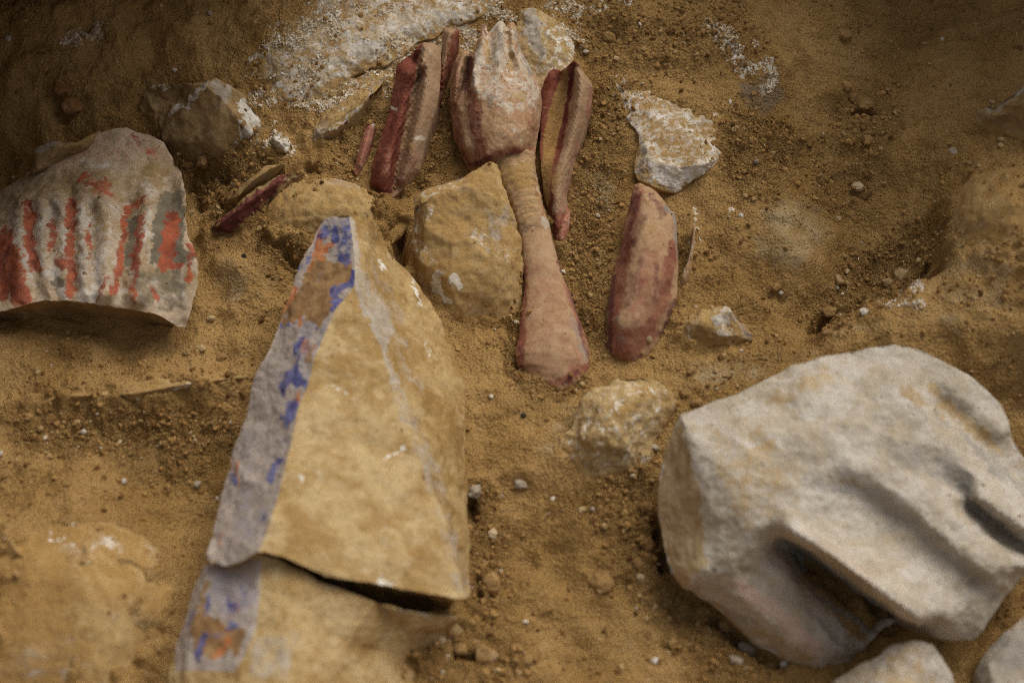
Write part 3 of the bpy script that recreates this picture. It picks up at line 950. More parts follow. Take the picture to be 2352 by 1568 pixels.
# ---- left dark red drapery
relief('drapery_fragment', [(848, 420, .004), (854, 385, .016), (865, 349, .024), (878, 305, .028), (893, 262, .030), (903, 205, .032), (912, 152, .034), (925, 138, .036), (945, 124, .038), (960, 106, .040), (971, 98, .044), (985, 99, .046), (1003, 104, .044), (1013, 112, .040), (1013, 150, .038),
                            (1009, 210, .036), (1000, 255, .033), (990, 290, .030), (979, 322, .026), (970, 360, .022), (964, 392, .016), (945, 415, .010), (920, 438, .005), (900, 456, .001), (888, 466, -.002), (878, 452, .002), (862, 440, .002)],
       [[(975, 112, .050), (945, 200, .046), (918, 300, .042), (890, 400, .030), (880, 440, .012)], [(966, 122, .040), (954, 190, .028), (937, 270, .024), (919, 350, .018), (902, 430, .003), (892, 452, .0)], [(985, 110, .050), (975, 180, .046), (960, 260, .042), (940, 340, .034), (922, 415, .018)], [(995, 120, .050), (990, 200, .046), (975, 280, .041), (955, 360, .030)],
        [(920, 160, .040), (905, 260, .038), (880, 360, .034), (862, 420, .018)]],
       soft=10, sub=2, smooth=0, crisp=.35, wamp=.4, noise=((.0008, 50, 3), (.0004, 160, 2)), wrap=True, mats=[M['drapery']], skirt=(.95, .03), dust_h=.009, dust=.8, seed=6,
       paint={'beige': [('p', [(975, 88), (1030, 92), (1030, 210), (1005, 325), (985, 400), (935, 450), (898, 450), (912, 380), (930, 290), (948, 200), (964, 120)], 5, 1)],
              'wine': [('s', [(954, 128), (938, 210), (916, 310), (896, 400)], 6, .55), ('s', [(893, 440), (887, 462)], 10, .8), ('s', [(880, 320), (856, 420)], 5, .5)],  # long groove stroke paints the shading beside the beige into the colour
              'rose': [('s', [(890, 340), (885, 400)], 13, .5), ('s', [(925, 170), (915, 240)], 10, .35), ('p', [(920, 350), (965, 340), (960, 395), (920, 440), (900, 440)], 10, .55)],
              'white': [('s', [(958, 318), (972, 317)], 6, .8), ('s', [(898, 250), (908, 252)], 4, .9), ('s', [(903, 200), (908, 190)], 4, .5), ('s', [(985, 105), (992, 130)], 5, .45)],
              'tan': [('p', [(922, 318), (960, 310), (962, 345), (930, 370)], 8, .55)]},
       label='broad dark red and beige fluted drapery piece left of the joined hands', cat='carved fragment', group=FRAG)
relief('drapery_splinter', [(1016, 67, .040), (1022, 62, .042), (1040, 66, .042), (1054, 72, .038), (1050, 90, .036), (1040, 120, .032), (1028, 160, .026), (1018, 205, .016), (1008, 260, .004), (1004, 258, .006), (1010, 200, .024), (1014, 150, .034), (1014, 100, .038)],
       [[(1032, 72, .050), (1026, 120, .044), (1018, 180, .032), (1008, 240, .016)]], soft=7, sub=2, smooth=1, noise=((.0006, 60, 2),), wrap=True, mats=[M['drapery']], dust_h=.003, dust=.6,
       paint={'beige': [('p', [(1016, 66), (1044, 66), (1035, 110), (1018, 170), (1012, 150)], 6, .95)], 'rose': [('s', [(1050, 90), (1012, 240)], 6, .8)]},
       label='thin pointed beige splinter between left drapery and the joined hands', cat='carved fragment', group=FRAG)
relief('drapery_splinter', [(845, 278, .012), (850, 273, .014), (861, 286, .013), (855, 315, .012), (845, 350, .01), (833, 382, .006), (818, 402, .0), (813, 396, .0), (822, 350, .008), (834, 310, .011)],
       [[(850, 290, .018), (838, 335, .016), (825, 380, .009)]], soft=6, sub=2, smooth=1, noise=((.0008, 80, 3),), mats=[M['sliver']], dust_h=.003, dust=.7, paint={'white': [('s', [(846, 276), (860, 287)], 5, .9)]},
       label='small pinkish red sliver half buried in sand left of the broad drapery', cat='carved fragment', group=FRAG)

# ---- right dark red drapery
relief('drapery_fragment', [(1244, 205, .026), (1250, 185, .032), (1262, 165, .036), (1272, 158, .038), (1288, 164, .04), (1304, 152, .042), (1318, 138, .046), (1330, 150, .046), (1345, 172, .042), (1358, 191, .034), (1362, 212, .030), (1360, 240, .028), (1350, 285, .024), (1336, 325, .021), (1324, 360, .019), (1312, 405, .016), (1302, 450, .013),
                            (1303, 470, .011), (1308, 488, .009), (1304, 520, .006), (1297, 548, .003), (1287, 572, .0), (1281, 586, -.003), (1276, 560, .002), (1270, 530, .006), (1260, 490, .010), (1250, 450, .013), (1243, 400, .016), (1240, 340, .020), (1242, 270, .024)],
       [[(1268, 172, .038), (1258, 230, .030), (1248, 320, .022)], [(1316, 150, .040), (1307, 210, .020), (1292, 280, .015), (1274, 340, .014)], [(1330, 165, .050), (1330, 220, .046), (1318, 290, .040), (1300, 370, .034), (1282, 450, .026), (1275, 520, .014)], [(1348, 200, .042), (1345, 250, .036), (1325, 330, .028)],
        [(1285, 185, .030), (1275, 260, .020), (1262, 350, .017)], [(1296, 480, .016), (1294, 520, .012), (1285, 560, .005)]],
       soft=9, sub=2, smooth=0, crisp=.35, wamp=.4, noise=((.0008, 50, 3), (.0004, 160, 2)), wrap=True, mats=[M['drapery']], skirt=(.95, .03), dust_h=.008, dust=.7, seed=7,
       paint={'beige': [('p', [(1322, 150), (1350, 160), (1380, 195), (1380, 240), (1365, 320), (1325, 430), (1295, 490), (1270, 490), (1270, 420), (1290, 340), (1306, 270)], 6, 1)],
              'soil': [('p', [(1284, 170), (1302, 146), (1309, 185), (1300, 245), (1288, 305), (1276, 350), (1268, 400), (1262, 480), (1244, 470), (1240, 380), (1246, 310), (1264, 240)], 6, 1), ('p', [(1262, 380), (1300, 360), (1290, 440), (1265, 460)], 10, .75)],
              'wine': [('s', [(1317, 140), (1309, 200), (1297, 270), (1282, 338)], 7, 1), ('s', [(1246, 215), (1242, 320)], 5, .6)],
              'rose': [('s', [(1360, 200), (1352, 270)], 8, .8), ('s', [(1330, 330), (1305, 420), (1285, 500)], 9, .6)], 'red2': [],
              'white': [('s', [(1355, 188), (1362, 200)], 3, .5)]},
       label='dark red and tan fluted drapery piece right of the joined hands', cat='carved fragment', group=FRAG)
relief('stone_chunk', [(1187, 48, .020), (1194, 26, .024), (1212, 19, .028), (1230, 18, .028), (1250, 27, .028), (1264, 40, .028), (1295, 58, .028), (1305, 75, .028), (1320, 105, .03), (1322, 135, .034), (1312, 150, .036), (1290, 165, .036), (1268, 164, .034), (1258, 190, .032), (1240, 215, .028), (1222, 185, .026), (1205, 140, .026), (1190, 100, .026), (1184, 70, .024)],
       [[(1222, 40, .034), (1245, 90, .038), (1260, 140, .038)], [(1280, 80, .036), (1300, 120, .038)]], soft=11, sub=2, smooth=1, hscale=.75, noise=((.0022, 40, 4), (.0012, 130, 3)), mats=[M['stone']], seed=8, dust_h=.006, dust=.7,
       paint={'grey': [('p', [(1200, 25), (1235, 20), (1248, 50), (1250, 130), (1240, 180), (1225, 120), (1205, 70)], 10, .9), ('s', [(1300, 70), (1318, 120)], 8, .5)], 'white': [('p', [(1195, 20), (1320, 60), (1325, 150), (1240, 200), (1195, 80)], 10, .46), ('s', [(1215, 60), (1230, 75)], 8, .6), ('s', [(1305, 100), (1322, 110)], 6, .7), ('p', [(1270, 60), (1310, 90), (1310, 130), (1270, 120)], 14, .5)]},
       label='rough greyish broken stone behind the finger tips of the hands', cat='stone', group=RUB)

# ---- right sleeve-like fragment and its shell edge
relief('drapery_fragment', [(1393, 800, .0), (1392, 745, .008), (1397, 690, .013), (1410, 625, .016), (1425, 565, .018), (1440, 500, .022), (1450, 455, .026), (1457, 425, .03), (1470, 420, .032), (1490, 428, .034), (1508, 440, .034), (1520, 455, .032), (1535, 475, .028), (1550, 490, .024), (1555, 520, .022), (1557, 580, .019), (1559, 620, .017), (1557, 670, .014), (1548, 710, .011), (1530, 745, .006), (1510, 785, .003), (1488, 818, .0), (1462, 838, -.002), (1430, 842, -.003), (1405, 828, -.003)],
       [[(1468, 440, .040), (1450, 540, .040), (1432, 640, .038), (1415, 740, .030), (1415, 800, .014)], [(1490, 450, .046), (1490, 540, .050), (1480, 640, .048), (1462, 740, .036), (1440, 815, .012)], [(1515, 470, .040), (1530, 560, .040), (1528, 640, .036), (1505, 730, .024), (1470, 810, .008)], [(1545, 520, .030), (1550, 600, .026), (1540, 690, .018)]],
       soft=14, sub=2, smooth=0, crisp=.4, wamp=.7, noise=((.0012, 35, 3), (.0004, 140, 3)), wrap=True, mats=[M['carnation']], skirt=(.9, .03), dust_h=.004, banked=.002, dust=.9, seed=9,
       paint={'red': [('p', [(1395, 800), (1400, 690), (1440, 500), (1457, 430), (1480, 430), (1465, 520), (1440, 640), (1425, 740), (1440, 840)], 14, .85), ('s', [(1535, 600), (1520, 700), (1490, 760)], 18, .75), ('p', [(1400, 760), (1500, 740), (1520, 770), (1440, 840), (1405, 830)], 14, .8), ('s', [(1495, 590), (1490, 660), (1470, 720)], 34, .55), ('s', [(1545, 560), (1530, 680)], 12, .8)],
              'wine': [('s', [(1400, 800), (1398, 740), (1412, 640)], 9, .95), ('s', [(1495, 450), (1525, 480), (1522, 500)], 9, .65), ('s', [(1460, 450), (1440, 560), (1425, 600)], 12, .6), ('s', [(1550, 690), (1520, 765)], 8, .8), ('s', [(1430, 835), (1470, 820)], 10, .7), ('s', [(1480, 500), (1450, 560)], 12, .6), ('s', [(1470, 600), (1440, 700)], 12, .5), ('s', [(1510, 600), (1500, 700)], 6, .5)],
              'soil': [('p', [(1472, 450), (1505, 455), (1515, 500), (1490, 560), (1455, 590), (1462, 520)], 10, .62), ('s', [(1420, 835), (1470, 835)], 7, .9)],
              'grey': [('s', [(1528, 470), (1550, 500), (1557, 600)], 6, .8), ('s', [(1420, 730), (1425, 780)], 14, .5)],
              'white': [('s', [(1545, 490), (1552, 510)], 4, .6)]},
       label='curved pinkish red carved piece right of the sleeve, broken top', cat='carved fragment', group=FRAG)
relief('stone_shard', [(1560, 672, .0), (1562, 655, .010), (1566, 635, .016), (1580, 600, .020), (1590, 560, .022), (1593, 515, .024), (1597, 512, .022), (1597, 545, .020), (1594, 580, .018), (1588, 620, .014), (1576, 655, .007), (1566, 680, -.002)],
       [[(1572, 640, .018), (1588, 590, .022), (1595, 540, .023)]], sub=4, smooth=1, noise=((.0006, 80, 3),), wrap=True, mats=[M['carnation']], dust_h=.003, dust=.5,
       paint={'tan': [('p', [(1570, 640), (1592, 560), (1597, 600), (1580, 650)], 8, .6)], 'white': [('s', [(1566, 640), (1580, 602), (1592, 550)], 3, .7)]},
       label='thin curved shell-like shard leaning against the right pinkish piece', cat='carved fragment', group=FRAG)

# ---- white crusted stone
relief('rubble_stone', [(1422, 248, .002), (1426, 215, .0), (1445, 192, -.002), (1482, 185, -.003), (1530, 195, -.003), (1570, 215, -.003), (1620, 226, -.003), (1655, 244, -.002), (1672, 275, -.003), (1672, 310, -.003), (1664, 340, -.002), (1652, 368, .004), (1638, 388, .008), (1612, 402, .008), (1590, 415, .006), (1572, 432, .002), (1545, 444, .002), (1518, 436, .010), (1500, 428, .017), (1478, 418, .018), (1462, 412, .014), (1457, 395, .012), (1462, 350, .014), (1472, 312, .016), (1450, 290, .009), (1432, 270, .005)],
       [[(1472, 312, .022), (1485, 345, .028), (1510, 375, .030), (1560, 385, .028), (1600, 380, .025), (1636, 372, .018)], [(1485, 345, .028), (1478, 380, .024), (1478, 418, .018)], [(1480, 250, .016), (1540, 290, .022), (1600, 300, .018)], [(1500, 400, .024), (1545, 415, .016), (1590, 400, .014)]],
       sub=5, smooth=2, noise=((.0024, 34, 4), (.0014, 110, 4)), mats=[M['dusty']], seed=11, dust_h=.004, dust=.5, skirt=(.85, .03), banked=.004, hscale=.85,
       paint={'white': [('p', [(1425, 205), (1500, 190), (1660, 245), (1672, 330), (1640, 388), (1545, 440), (1478, 415), (1470, 310), (1425, 255)], 10, .54), ('s', [(1425, 215), (1450, 275), (1476, 315), (1482, 340)], 15, .9),
                        ('p', [(1472, 315), (1500, 345), (1540, 372), (1590, 368), (1640, 355), (1640, 385), (1560, 435), (1510, 425), (1490, 385)], 14, 1.0), ('s', [(1600, 245), (1660, 265), (1668, 310)], 18, .7), ('s', [(1570, 310), (1590, 350)], 14, .7), ('s', [(1540, 240), (1600, 260)], 18, .6)],
              'grey': [('p', [(1458, 395), (1472, 320), (1485, 350), (1478, 410)], 5, .8), ('s', [(1605, 280), (1625, 270)], 10, .7)], 'dark': [('s', [(1625, 243), (1633, 240)], 5, .9), ('s', [(1488, 383), (1496, 388)], 6, .6)]},
       label='white-crusted stone above the right pinkish carved piece', cat='stone', group=RUB)

# ---- yellow boulder left of the cuff
relief('boulder', [(940, 560, .006), (948, 525, .018), (950, 480, .030), (955, 455, .036), (975, 440, .040), (1010, 425, .044), (1060, 405, .048), (1095, 388, .050), (1125, 374, .052), (1140, 380, .052), (1150, 410, .050), (1165, 450, .046), (1175, 480, .044), (1188, 520, .036), (1198, 560, .028), (1203, 610, .020), (1200, 660, .012), (1202, 700, .006), (1195, 745, .0), (1150, 762, -.004), (1090, 750, -.004), (1040, 735, -.004), (1000, 700, -.003), (965, 660, -.002), (945, 610, .0)],
       [[(950, 478, .036), (985, 462, .050), (1030, 440, .056), (1070, 425, .060), (1110, 442, .058), (1150, 455, .054), (1175, 482, .046)], [(1110, 442, .058), (1120, 400, .056)], [(985, 462, .050), (975, 520, .042), (965, 600, .024)], [(1070, 425, .060), (1060, 510, .044), (1070, 550, .046), (1100, 545, .042), (1120, 500, .044), (1150, 455, .054)], [(1060, 510, .044), (1040, 560, .045), (1030, 640, .030), (1050, 700, .012)], [(1100, 545, .042), (1130, 600, .038), (1140, 680, .022)], [(1150, 500, .048), (1165, 600, .036), (1170, 700, .014)]],
       sub=4, smooth=1, noise=((.0032, 26, 4), (.0014, 90, 4)), mats=[M['dusty']], seed=12, dust_h=.010, dust=.9, skirt=(.85, .03),
       paint={'white': [('s', [(955, 470), (950, 530)], 10, .5), ('s', [(985, 470), (970, 520)], 14, .42), ('s', [(1090, 540), (1150, 590)], 22, .45), ('s', [(960, 560), (990, 610)], 16, .4), ('s', [(1005, 630), (1000, 660), (1020, 690), (1030, 690)], 10, 1), ('s', [(1040, 640), (1050, 655)], 13, .9), ('s', [(970, 455), (1060, 425)], 5, .5)], 'dark': [('s', [(1075, 470), (1065, 520), (1090, 550)], 14, .45)], 'grey': [('s', [(1005, 625), (1020, 620)], 7, .7), ('p', [(1110, 480), (1165, 470), (1170, 500), (1150, 580), (1120, 540)], 10, .6), ('s', [(960, 450), (1060, 408)], 6, .5)]},
       label='squarish yellow boulder pressed against the ribbed cuff', cat='boulder', group=RUB)

# ---- dusty mound stone above the blue-painted stone
relief('boulder', [(612, 545, .0), (610, 490, .006), (640, 445, .012), (690, 415, .016), (760, 408, .018), (820, 425, .018), (870, 455, .012), (915, 480, .004), (935, 520, -.002), (900, 560, -.004), (830, 560, -.004), (760, 560, -.004), (690, 590, -.006), (650, 580, -.003)],
       [[(700, 450, .028), (780, 440, .030), (850, 475, .020)], [(680, 510, .024), (760, 490, .028), (840, 510, .016)]], soft=28, sub=3, smooth=2, noise=((.004, 25, 4), (.0012, 100, 3)), mats=[M['dusty']], seed=13, hscale=.8, banked=.012, dust_h=.018, dust=1.0,
       paint={'dark': [('s', [(752, 447), (760, 452)], 5, .8)], 'grey': [('s', [(700, 410), (840, 425)], 14, .5)]},
       label='dust-covered low boulder behind the tip of the blue-painted stone', cat='boulder', group=RUB)

# ---- blue painted pyramid-like stone (upper piece)
ridge = [(804, 512, .090), (812, 560, .098), (816, 603, .104), (816, 654, .110)]
edgeP = [(816, 654, .110), (780, 700, .114), (741, 774, .118), (716, 838, .121), (696, 910, .123), (680, 977, .125), (660, 1050, .127), (640, 1130, .129), (620, 1200, .130), (592, 1266, .128)]
ridge2 = [(816, 654, .110), (830, 685, .108), (861, 751, .105), (887, 813, .103), (906, 871, .102), (940, 960, .098), (975, 1060, .094), (1010, 1160, .090), (1045, 1270, .084), (1073, 1372, .074)]
ridge3 = [(862, 560, .060), (908, 660, .050), (955, 760, .044), (1005, 870, .042), (1036, 990, .044), (1056, 1120, .046), (1068, 1240, .050)]
PO = [(748, 503, .070), (765, 498, .076), (785, 495, .082), (800, 495, .086), (832, 495, .082), (850, 499, .074), (861, 506, .066), (872, 525, .056), (880, 545, .05), (893, 580, .042), (912, 600, .034), (935, 619, .026), (961, 654, .018), (990, 700, .014), (1015, 745, .012), (1038, 797, .012), (1067, 877, .012), (1072, 960, .014), (1070, 1060, .016), (1074, 1160, .024), (1078, 1260, .034), (1080, 1330, .046), (1079, 1370, .066),
      (1062, 1378, .076), (1000, 1366, .082), (960, 1357, .090), (880, 1345, .100), (820, 1335, .108), (760, 1320, .114), (700, 1300, .120), (650, 1280, .124), (610, 1268, .127), (592, 1266, .128), (560, 1285, .114), (520, 1300, .098), (482, 1288, .084), (478, 1272, .082),
      (490, 1220, .080), (505, 1160, .078), (520, 1095, .076), (533, 1040, .074), (550, 1000, .074), (564, 964, .073), (577, 893, .072), (596, 839, .071), (619, 797, .070), (638, 748, .070), (660, 690, .069), (683, 629, .068), (705, 578, .068), (722, 538, .069)]
paintpoly = [(700, 480), (804, 490)] + [(a, b) for a, b, c in ridge] + [(a, b) for a, b, c in edgeP] + [(592, 1320), (440, 1320), (440, 1200), (600, 700)]
frontpoly = [(a, b) for a, b, c in ridge2] + [(1090, 1420), (560, 1420), (592, 1266)] + [(a, b) for a, b, c in edgeP[::-1]]
PAINTP = {'tan': [('p', [(735, 575), (765, 600), (790, 590), (816, 590), (816, 640), (775, 690), (765, 720), (745, 735), (728, 760), (715, 735), (690, 725), (640, 748), (665, 690), (690, 660), (710, 615)], 4, 1.0), ('s', [(705, 790), (712, 830)], 8, .8), ('s', [(545, 960), (500, 1150), (480, 1260)], 7, .6)],
          'orange': [('s', [(740, 535), (730, 560), (735, 590)], 8, .95), ('s', [(770, 550), (745, 570)], 7, .9), ('s', [(725, 580), (710, 620)], 7, .6), ('s', [(675, 660), (650, 720)], 9, .75), ('s', [(690, 725), (688, 750)], 6, .8), ('s', [(702, 785), (695, 810)], 7, .9), ('s', [(722, 785), (715, 800)], 6, .8), ('s', [(687, 900), (672, 930)], 7, .85), ('s', [(760, 705), (745, 720)], 6, .6), ('s', [(518, 1225), (512, 1250)], 4, .9), ('s', [(548, 1060), (542, 1110)], 4, .7), ('s', [(810, 600), (800, 615)], 6, .7)],
          'bluegrey': [('p', [(748, 503), (804, 500), (812, 560), (815, 600), (780, 600), (770, 560), (740, 540), (720, 560)], 8, .75), ('s', [(705, 745), (690, 860)], 16, .65), ('s', [(575, 1000), (560, 1220)], 22, .5), ('s', [(595, 1180), (570, 1230)], 14, .7), ('s', [(745, 745), (730, 790)], 7, .7), ('s', [(760, 600), (600, 800)], 3, .5)],
          'blue': [('s', [(750, 525), (735, 548)], 6.5, .8), ('s', [(765, 528), (768, 548)], 11.7, .9), ('s', [(795, 515), (798, 600)], 18.2, .66), ('s', [(785, 590), (795, 605)], 11.7, .7), ('s', [(815, 632), (800, 660), (770, 680), (765, 710)], 9.1, .85), ('s', [(768, 670), (770, 700)], 11.7, .75), ('s', [(692, 780), (684, 810)], 7.8, .7), ('s', [(720, 745), (735, 748)], 5.2, .7), ('s', [(660, 860), (650, 895)], 13.0, .9), ('s', [(680, 850), (675, 880), (700, 880)], 14.3, .9), ('s', [(672, 930), (666, 970)], 14.3, 1), ('s', [(683, 820), (680, 850)], 7.8, .7), ('s', [(645, 745), (680, 738)], 3.9, .8), ('s', [(640, 1055), (622, 1095)], 11.7, .9), ('s', [(660, 1000), (650, 1020)], 6.5, .6), ('s', [(540, 1085), (532, 1110)], 5.2, .8), ('s', [(605, 1180), (600, 1190)], 6.5, .7), ('s', [(690, 620), (725, 570)], 5.2, .6), ('s', [(700, 760), (770, 790)], 2.6, .5)]}
PAINTP.update({'white': [('s', [(950, 650), (965, 700)], 6, .8), ('s', [(868, 600), (880, 615)], 9, .6), ('s', [(975, 785), (985, 815)], 5, .75), ('s', [(880, 1060), (930, 1030)], 6, .65), ('s', [(740, 880), (830, 920)], 8, .4), ('s', [(870, 1330), (900, 1340)], 8, .7), ('s', [(690, 1090), (695, 1100)], 5, .6)],
               'grey': [('s', [(806, 505), (816, 600), (818, 660), (832, 690), (861, 751), (887, 813), (908, 875)], 11, .85), ('p', [(816, 580), (850, 640), (915, 760), (890, 790), (835, 690)], 10, .75), ('p', [(825, 560), (900, 640), (960, 800), (980, 940), (930, 880), (880, 770)], 20, .42), ('s', [(915, 900), (960, 1010), (1000, 1110), (1050, 1290), (1068, 1360)], 22, .50)]})
relief('painted_stone', PO, [ridge, edgeP, ridge2, ridge3,
       [(832, 495, .082), (846, 560, .080), (868, 640, .074), (905, 740, .070)],
       [(700, 1000, .122), (800, 1010, .114), (900, 1000, .104)], [(660, 1200, .128), (800, 1240, .116), (950, 1280, .098)],
       [(560, 1100, .100), (600, 1110, .113)]],
       sub=5, smooth=2, noise=((.0024, 26, 4), (.0010, 90, 4)), skirt=(.86, .03), dust_h=.012, dust=.9, seed=14, paint=PAINTP,
       label='upper piece of broken pyramid-shaped stone with one blue-painted face', cat='painted stone', group='two pieces of the blue-painted stone',
       parts=[('painted_face', paintpoly, M['pyramid_paint'], 'face with blue and orange paint remains'), ('front_face', frontpoly, M['stone']), ('side_face', None, M['side_stone'])])

# lower piece, beyond the crack
relief('painted_stone', [(470, 1300, .066), (482, 1294, .070), (520, 1304, .082), (560, 1287, .098), (600, 1272, .112), (640, 1283, .112), (690, 1305, .110), (730, 1332, .105), (800, 1360, .095), (860, 1383, .086), (920, 1398, .076), (980, 1410, .056), (1030, 1416, .036), (1062, 1415, .014), (1085, 1440, .000), (1070, 1475, -.003), (1040, 1510, -.004), (1010, 1545, -.004), (990, 1600, -.002), (980, 1680, .0), (420, 1680, .045),
                         (385, 1600, .044), (388, 1540, .045), (400, 1490, .046), (420, 1440, .048), (432, 1390, .050), (445, 1350, .054)],
       [[(600, 1272, .112), (590, 1360, .104), (580, 1430, .100), (560, 1520, .098), (540, 1640, .096)], [(640, 1283, .112), (660, 1400, .106), (660, 1620, .100)], [(800, 1366, .094), (800, 1480, .074), (780, 1620, .068)], [(920, 1398, .070), (935, 1450, .040), (950, 1510, .014)], [(1020, 1414, .038), (1020, 1460, .010)], [(470, 1300, .072), (455, 1400, .070), (430, 1500, .066), (420, 1600, .064)]],
       sub=5, smooth=2, banked=.012, noise=((.0028, 24, 4), (.0010, 90, 4)), skirt=(.9, .03), dust_h=.014, dust=.9, seed=15,
       paint={'bluegrey': [('p', [(490, 1310), (585, 1310), (592, 1380), (560, 1410), (500, 1400), (470, 1380)], 10, .8)], 'tan': [('p', [(440, 1420), (470, 1330), (490, 1320), (470, 1400), (520, 1430), (580, 1440), (550, 1500), (450, 1520)], 12, .75)],
              'orange': [('s', [(545, 1390), (550, 1400)], 9, .8), ('s', [(525, 1470), (500, 1500)], 8, .75), ('s', [(505, 1440), (520, 1445)], 7, .6)], 'blue': [('s', [(480, 1370), (470, 1400)], 8, .8), ('s', [(475, 1465), (458, 1510)], 9, 1.0), ('s', [(520, 1370), (545, 1395), (520, 1405)], 11, .62), ('s', [(540, 1430), (520, 1440)], 6, .7), ('s', [(560, 1350), (570, 1390)], 6, .5), ('s', [(440, 1400), (435, 1440)], 5, .7), ('s', [(490, 1460), (510, 1450)], 9, .6)],
              'white': [('s', [(455, 1425), (458, 1430)], 6, .9), ('s', [(500, 1310), (508, 1316)], 7, .6), ('s', [(690, 1320), (1000, 1410)], 4, .45)], 'grey': [('p', [(580, 1470), (700, 1440), (660, 1560), (560, 1560)], 20, .55), ('s', [(900, 1395), (1050, 1412)], 8, .5)]},
       label='lower piece of the blue-painted stone below the dark crack', cat='painted stone', group='two pieces of the blue-painted stone',
       parts=[('painted_face', [(400, 1280), (600, 1285), (596, 1380), (585, 1450), (540, 1540), (400, 1540)], M['pyramid_paint'], 'face with dark blue paint remains'), ('front_face', None, M['stone'])])

# ---- big grooved pale stone at lower right
BO = [(1561, 952, .066), (1600, 940, .068), (1690, 905, .072), (1760, 870, .072), (1830, 836, .070), (1900, 818, .068), (1960, 806, .066), (2003, 797, .064), (2055, 791, .064), (2112, 802, .062), (2170, 832, .058), (2224, 861, .056), (2265, 895, .052), (2300, 930, .05), (2314, 962, .05), (2320, 1000, .052), (2352, 1052, .055), (2430, 1150, .06), (2430, 1270, .055), (2400, 1285, .055), (2352, 1317, .055), (2315, 1360, .055), (2284, 1404, .052), (2262, 1445, .046), (2235, 1474, .036), (2190, 1472, .034), (2150, 1462, .034), (2108, 1440, .036),
      (2060, 1425, .030), (2020, 1450, .014), (1985, 1490, .004), (1965, 1510, -.004), (1925, 1535, -.004), (1887, 1546, -.002), (1848, 1536, .002), (1800, 1515, .008), (1748, 1488, .012), (1700, 1446, .016), (1668, 1415, .020), (1635, 1388, .024), (1600, 1362, .034), (1568, 1348, .044), (1540, 1318, .046), (1528, 1280, .046), (1518, 1220, .046), (1511, 1160, .046), (1514, 1100, .048), (1525, 1040, .052), (1545, 985, .060)]
BL = [[(1561, 952, .076), (1580, 1010, .094), (1605, 1070, .100), (1625, 1150, .100), (1640, 1230, .092), (1620, 1310, .076), (1580, 1345, .056)],
      [(1700, 960, .100), (1780, 1040, .112), (1800, 1120, .114), (1760, 1200, .108), (1700, 1280, .088), (1690, 1340, .066)],
      [(1850, 880, .092), (1950, 960, .104), (2060, 1060, .106), (2180, 1160, .104), (2300, 1270, .092), (2360, 1310, .08)],
      # crest edge of the thick finger over the deep slot
      [(1792, 1218, .098), (1850, 1254, .098), (1930, 1312, .096), (2010, 1370, .092), (2070, 1412, .084), (2110, 1436, .074)],
      [(1850, 1200, .108), (1930, 1245, .110), (2010, 1305, .108), (2100, 1370, .100), (2180, 1430, .078)],
      # floor of the slot, tucked under that edge
      [(1800, 1235, .052), (1847, 1268, .024), (1926, 1324, .008), (2005, 1382, .002), (2058, 1420, .0)],
      [(1797, 1282, .054), (1842, 1316, .026), (1908, 1366, .010), (1990, 1428, .002)],
      [(1795, 1312, .066), (1850, 1362, .046), (1905, 1415, .034), (1965, 1475, .010)],
      # low finger
      [(1700, 1310, .070), (1770, 1340, .060), (1835, 1395, .050), (1900, 1452, .038), (1950, 1495, .016)],
      [(1690, 1370, .058), (1760, 1425, .046), (1840, 1485, .034), (1890, 1520, .014)],
      # second, shallow groove and the finger beyond it
      [(1905, 1088, .108), (1960, 1112, .100), (2037, 1158, .097), (2120, 1228, .094), (2200, 1298, .089), (2275, 1356, .074)],
      [(1930, 1070, .112), (2010, 1100, .110), (2090, 1165, .110), (2180, 1250, .106), (2260, 1310, .096), (2310, 1345, .078)],
      # broad hollow that sharpens into the third groove
      [(2055, 1022, .107), (2115, 1040, .100), (2170, 1085, .094), (2215, 1135, .086), (2250, 1170, .073), (2300, 1208, .062), (2360, 1255, .056)],
      [(2205, 1135, .098), (2240, 1150, .098), (2300, 1192, .094), (2380, 1240, .088)],
      [(2150, 1190, .107), (2230, 1240, .104), (2310, 1300, .092)],
      [(2150, 1005, .101), (2220, 1066, .100), (2290, 1130, .097), (2380, 1205, .09)],
      # flutes along the far side
      [(2120, 885, .073), (2190, 955, .066), (2260, 1025, .063), (2340, 1105, .060)],
      [(2080, 880, .088), (2160, 968, .085), (2240, 1046, .081), (2320, 1122, .078)],
      [(2170, 870, .071), (2240, 930, .068), (2300, 990, .064)]]
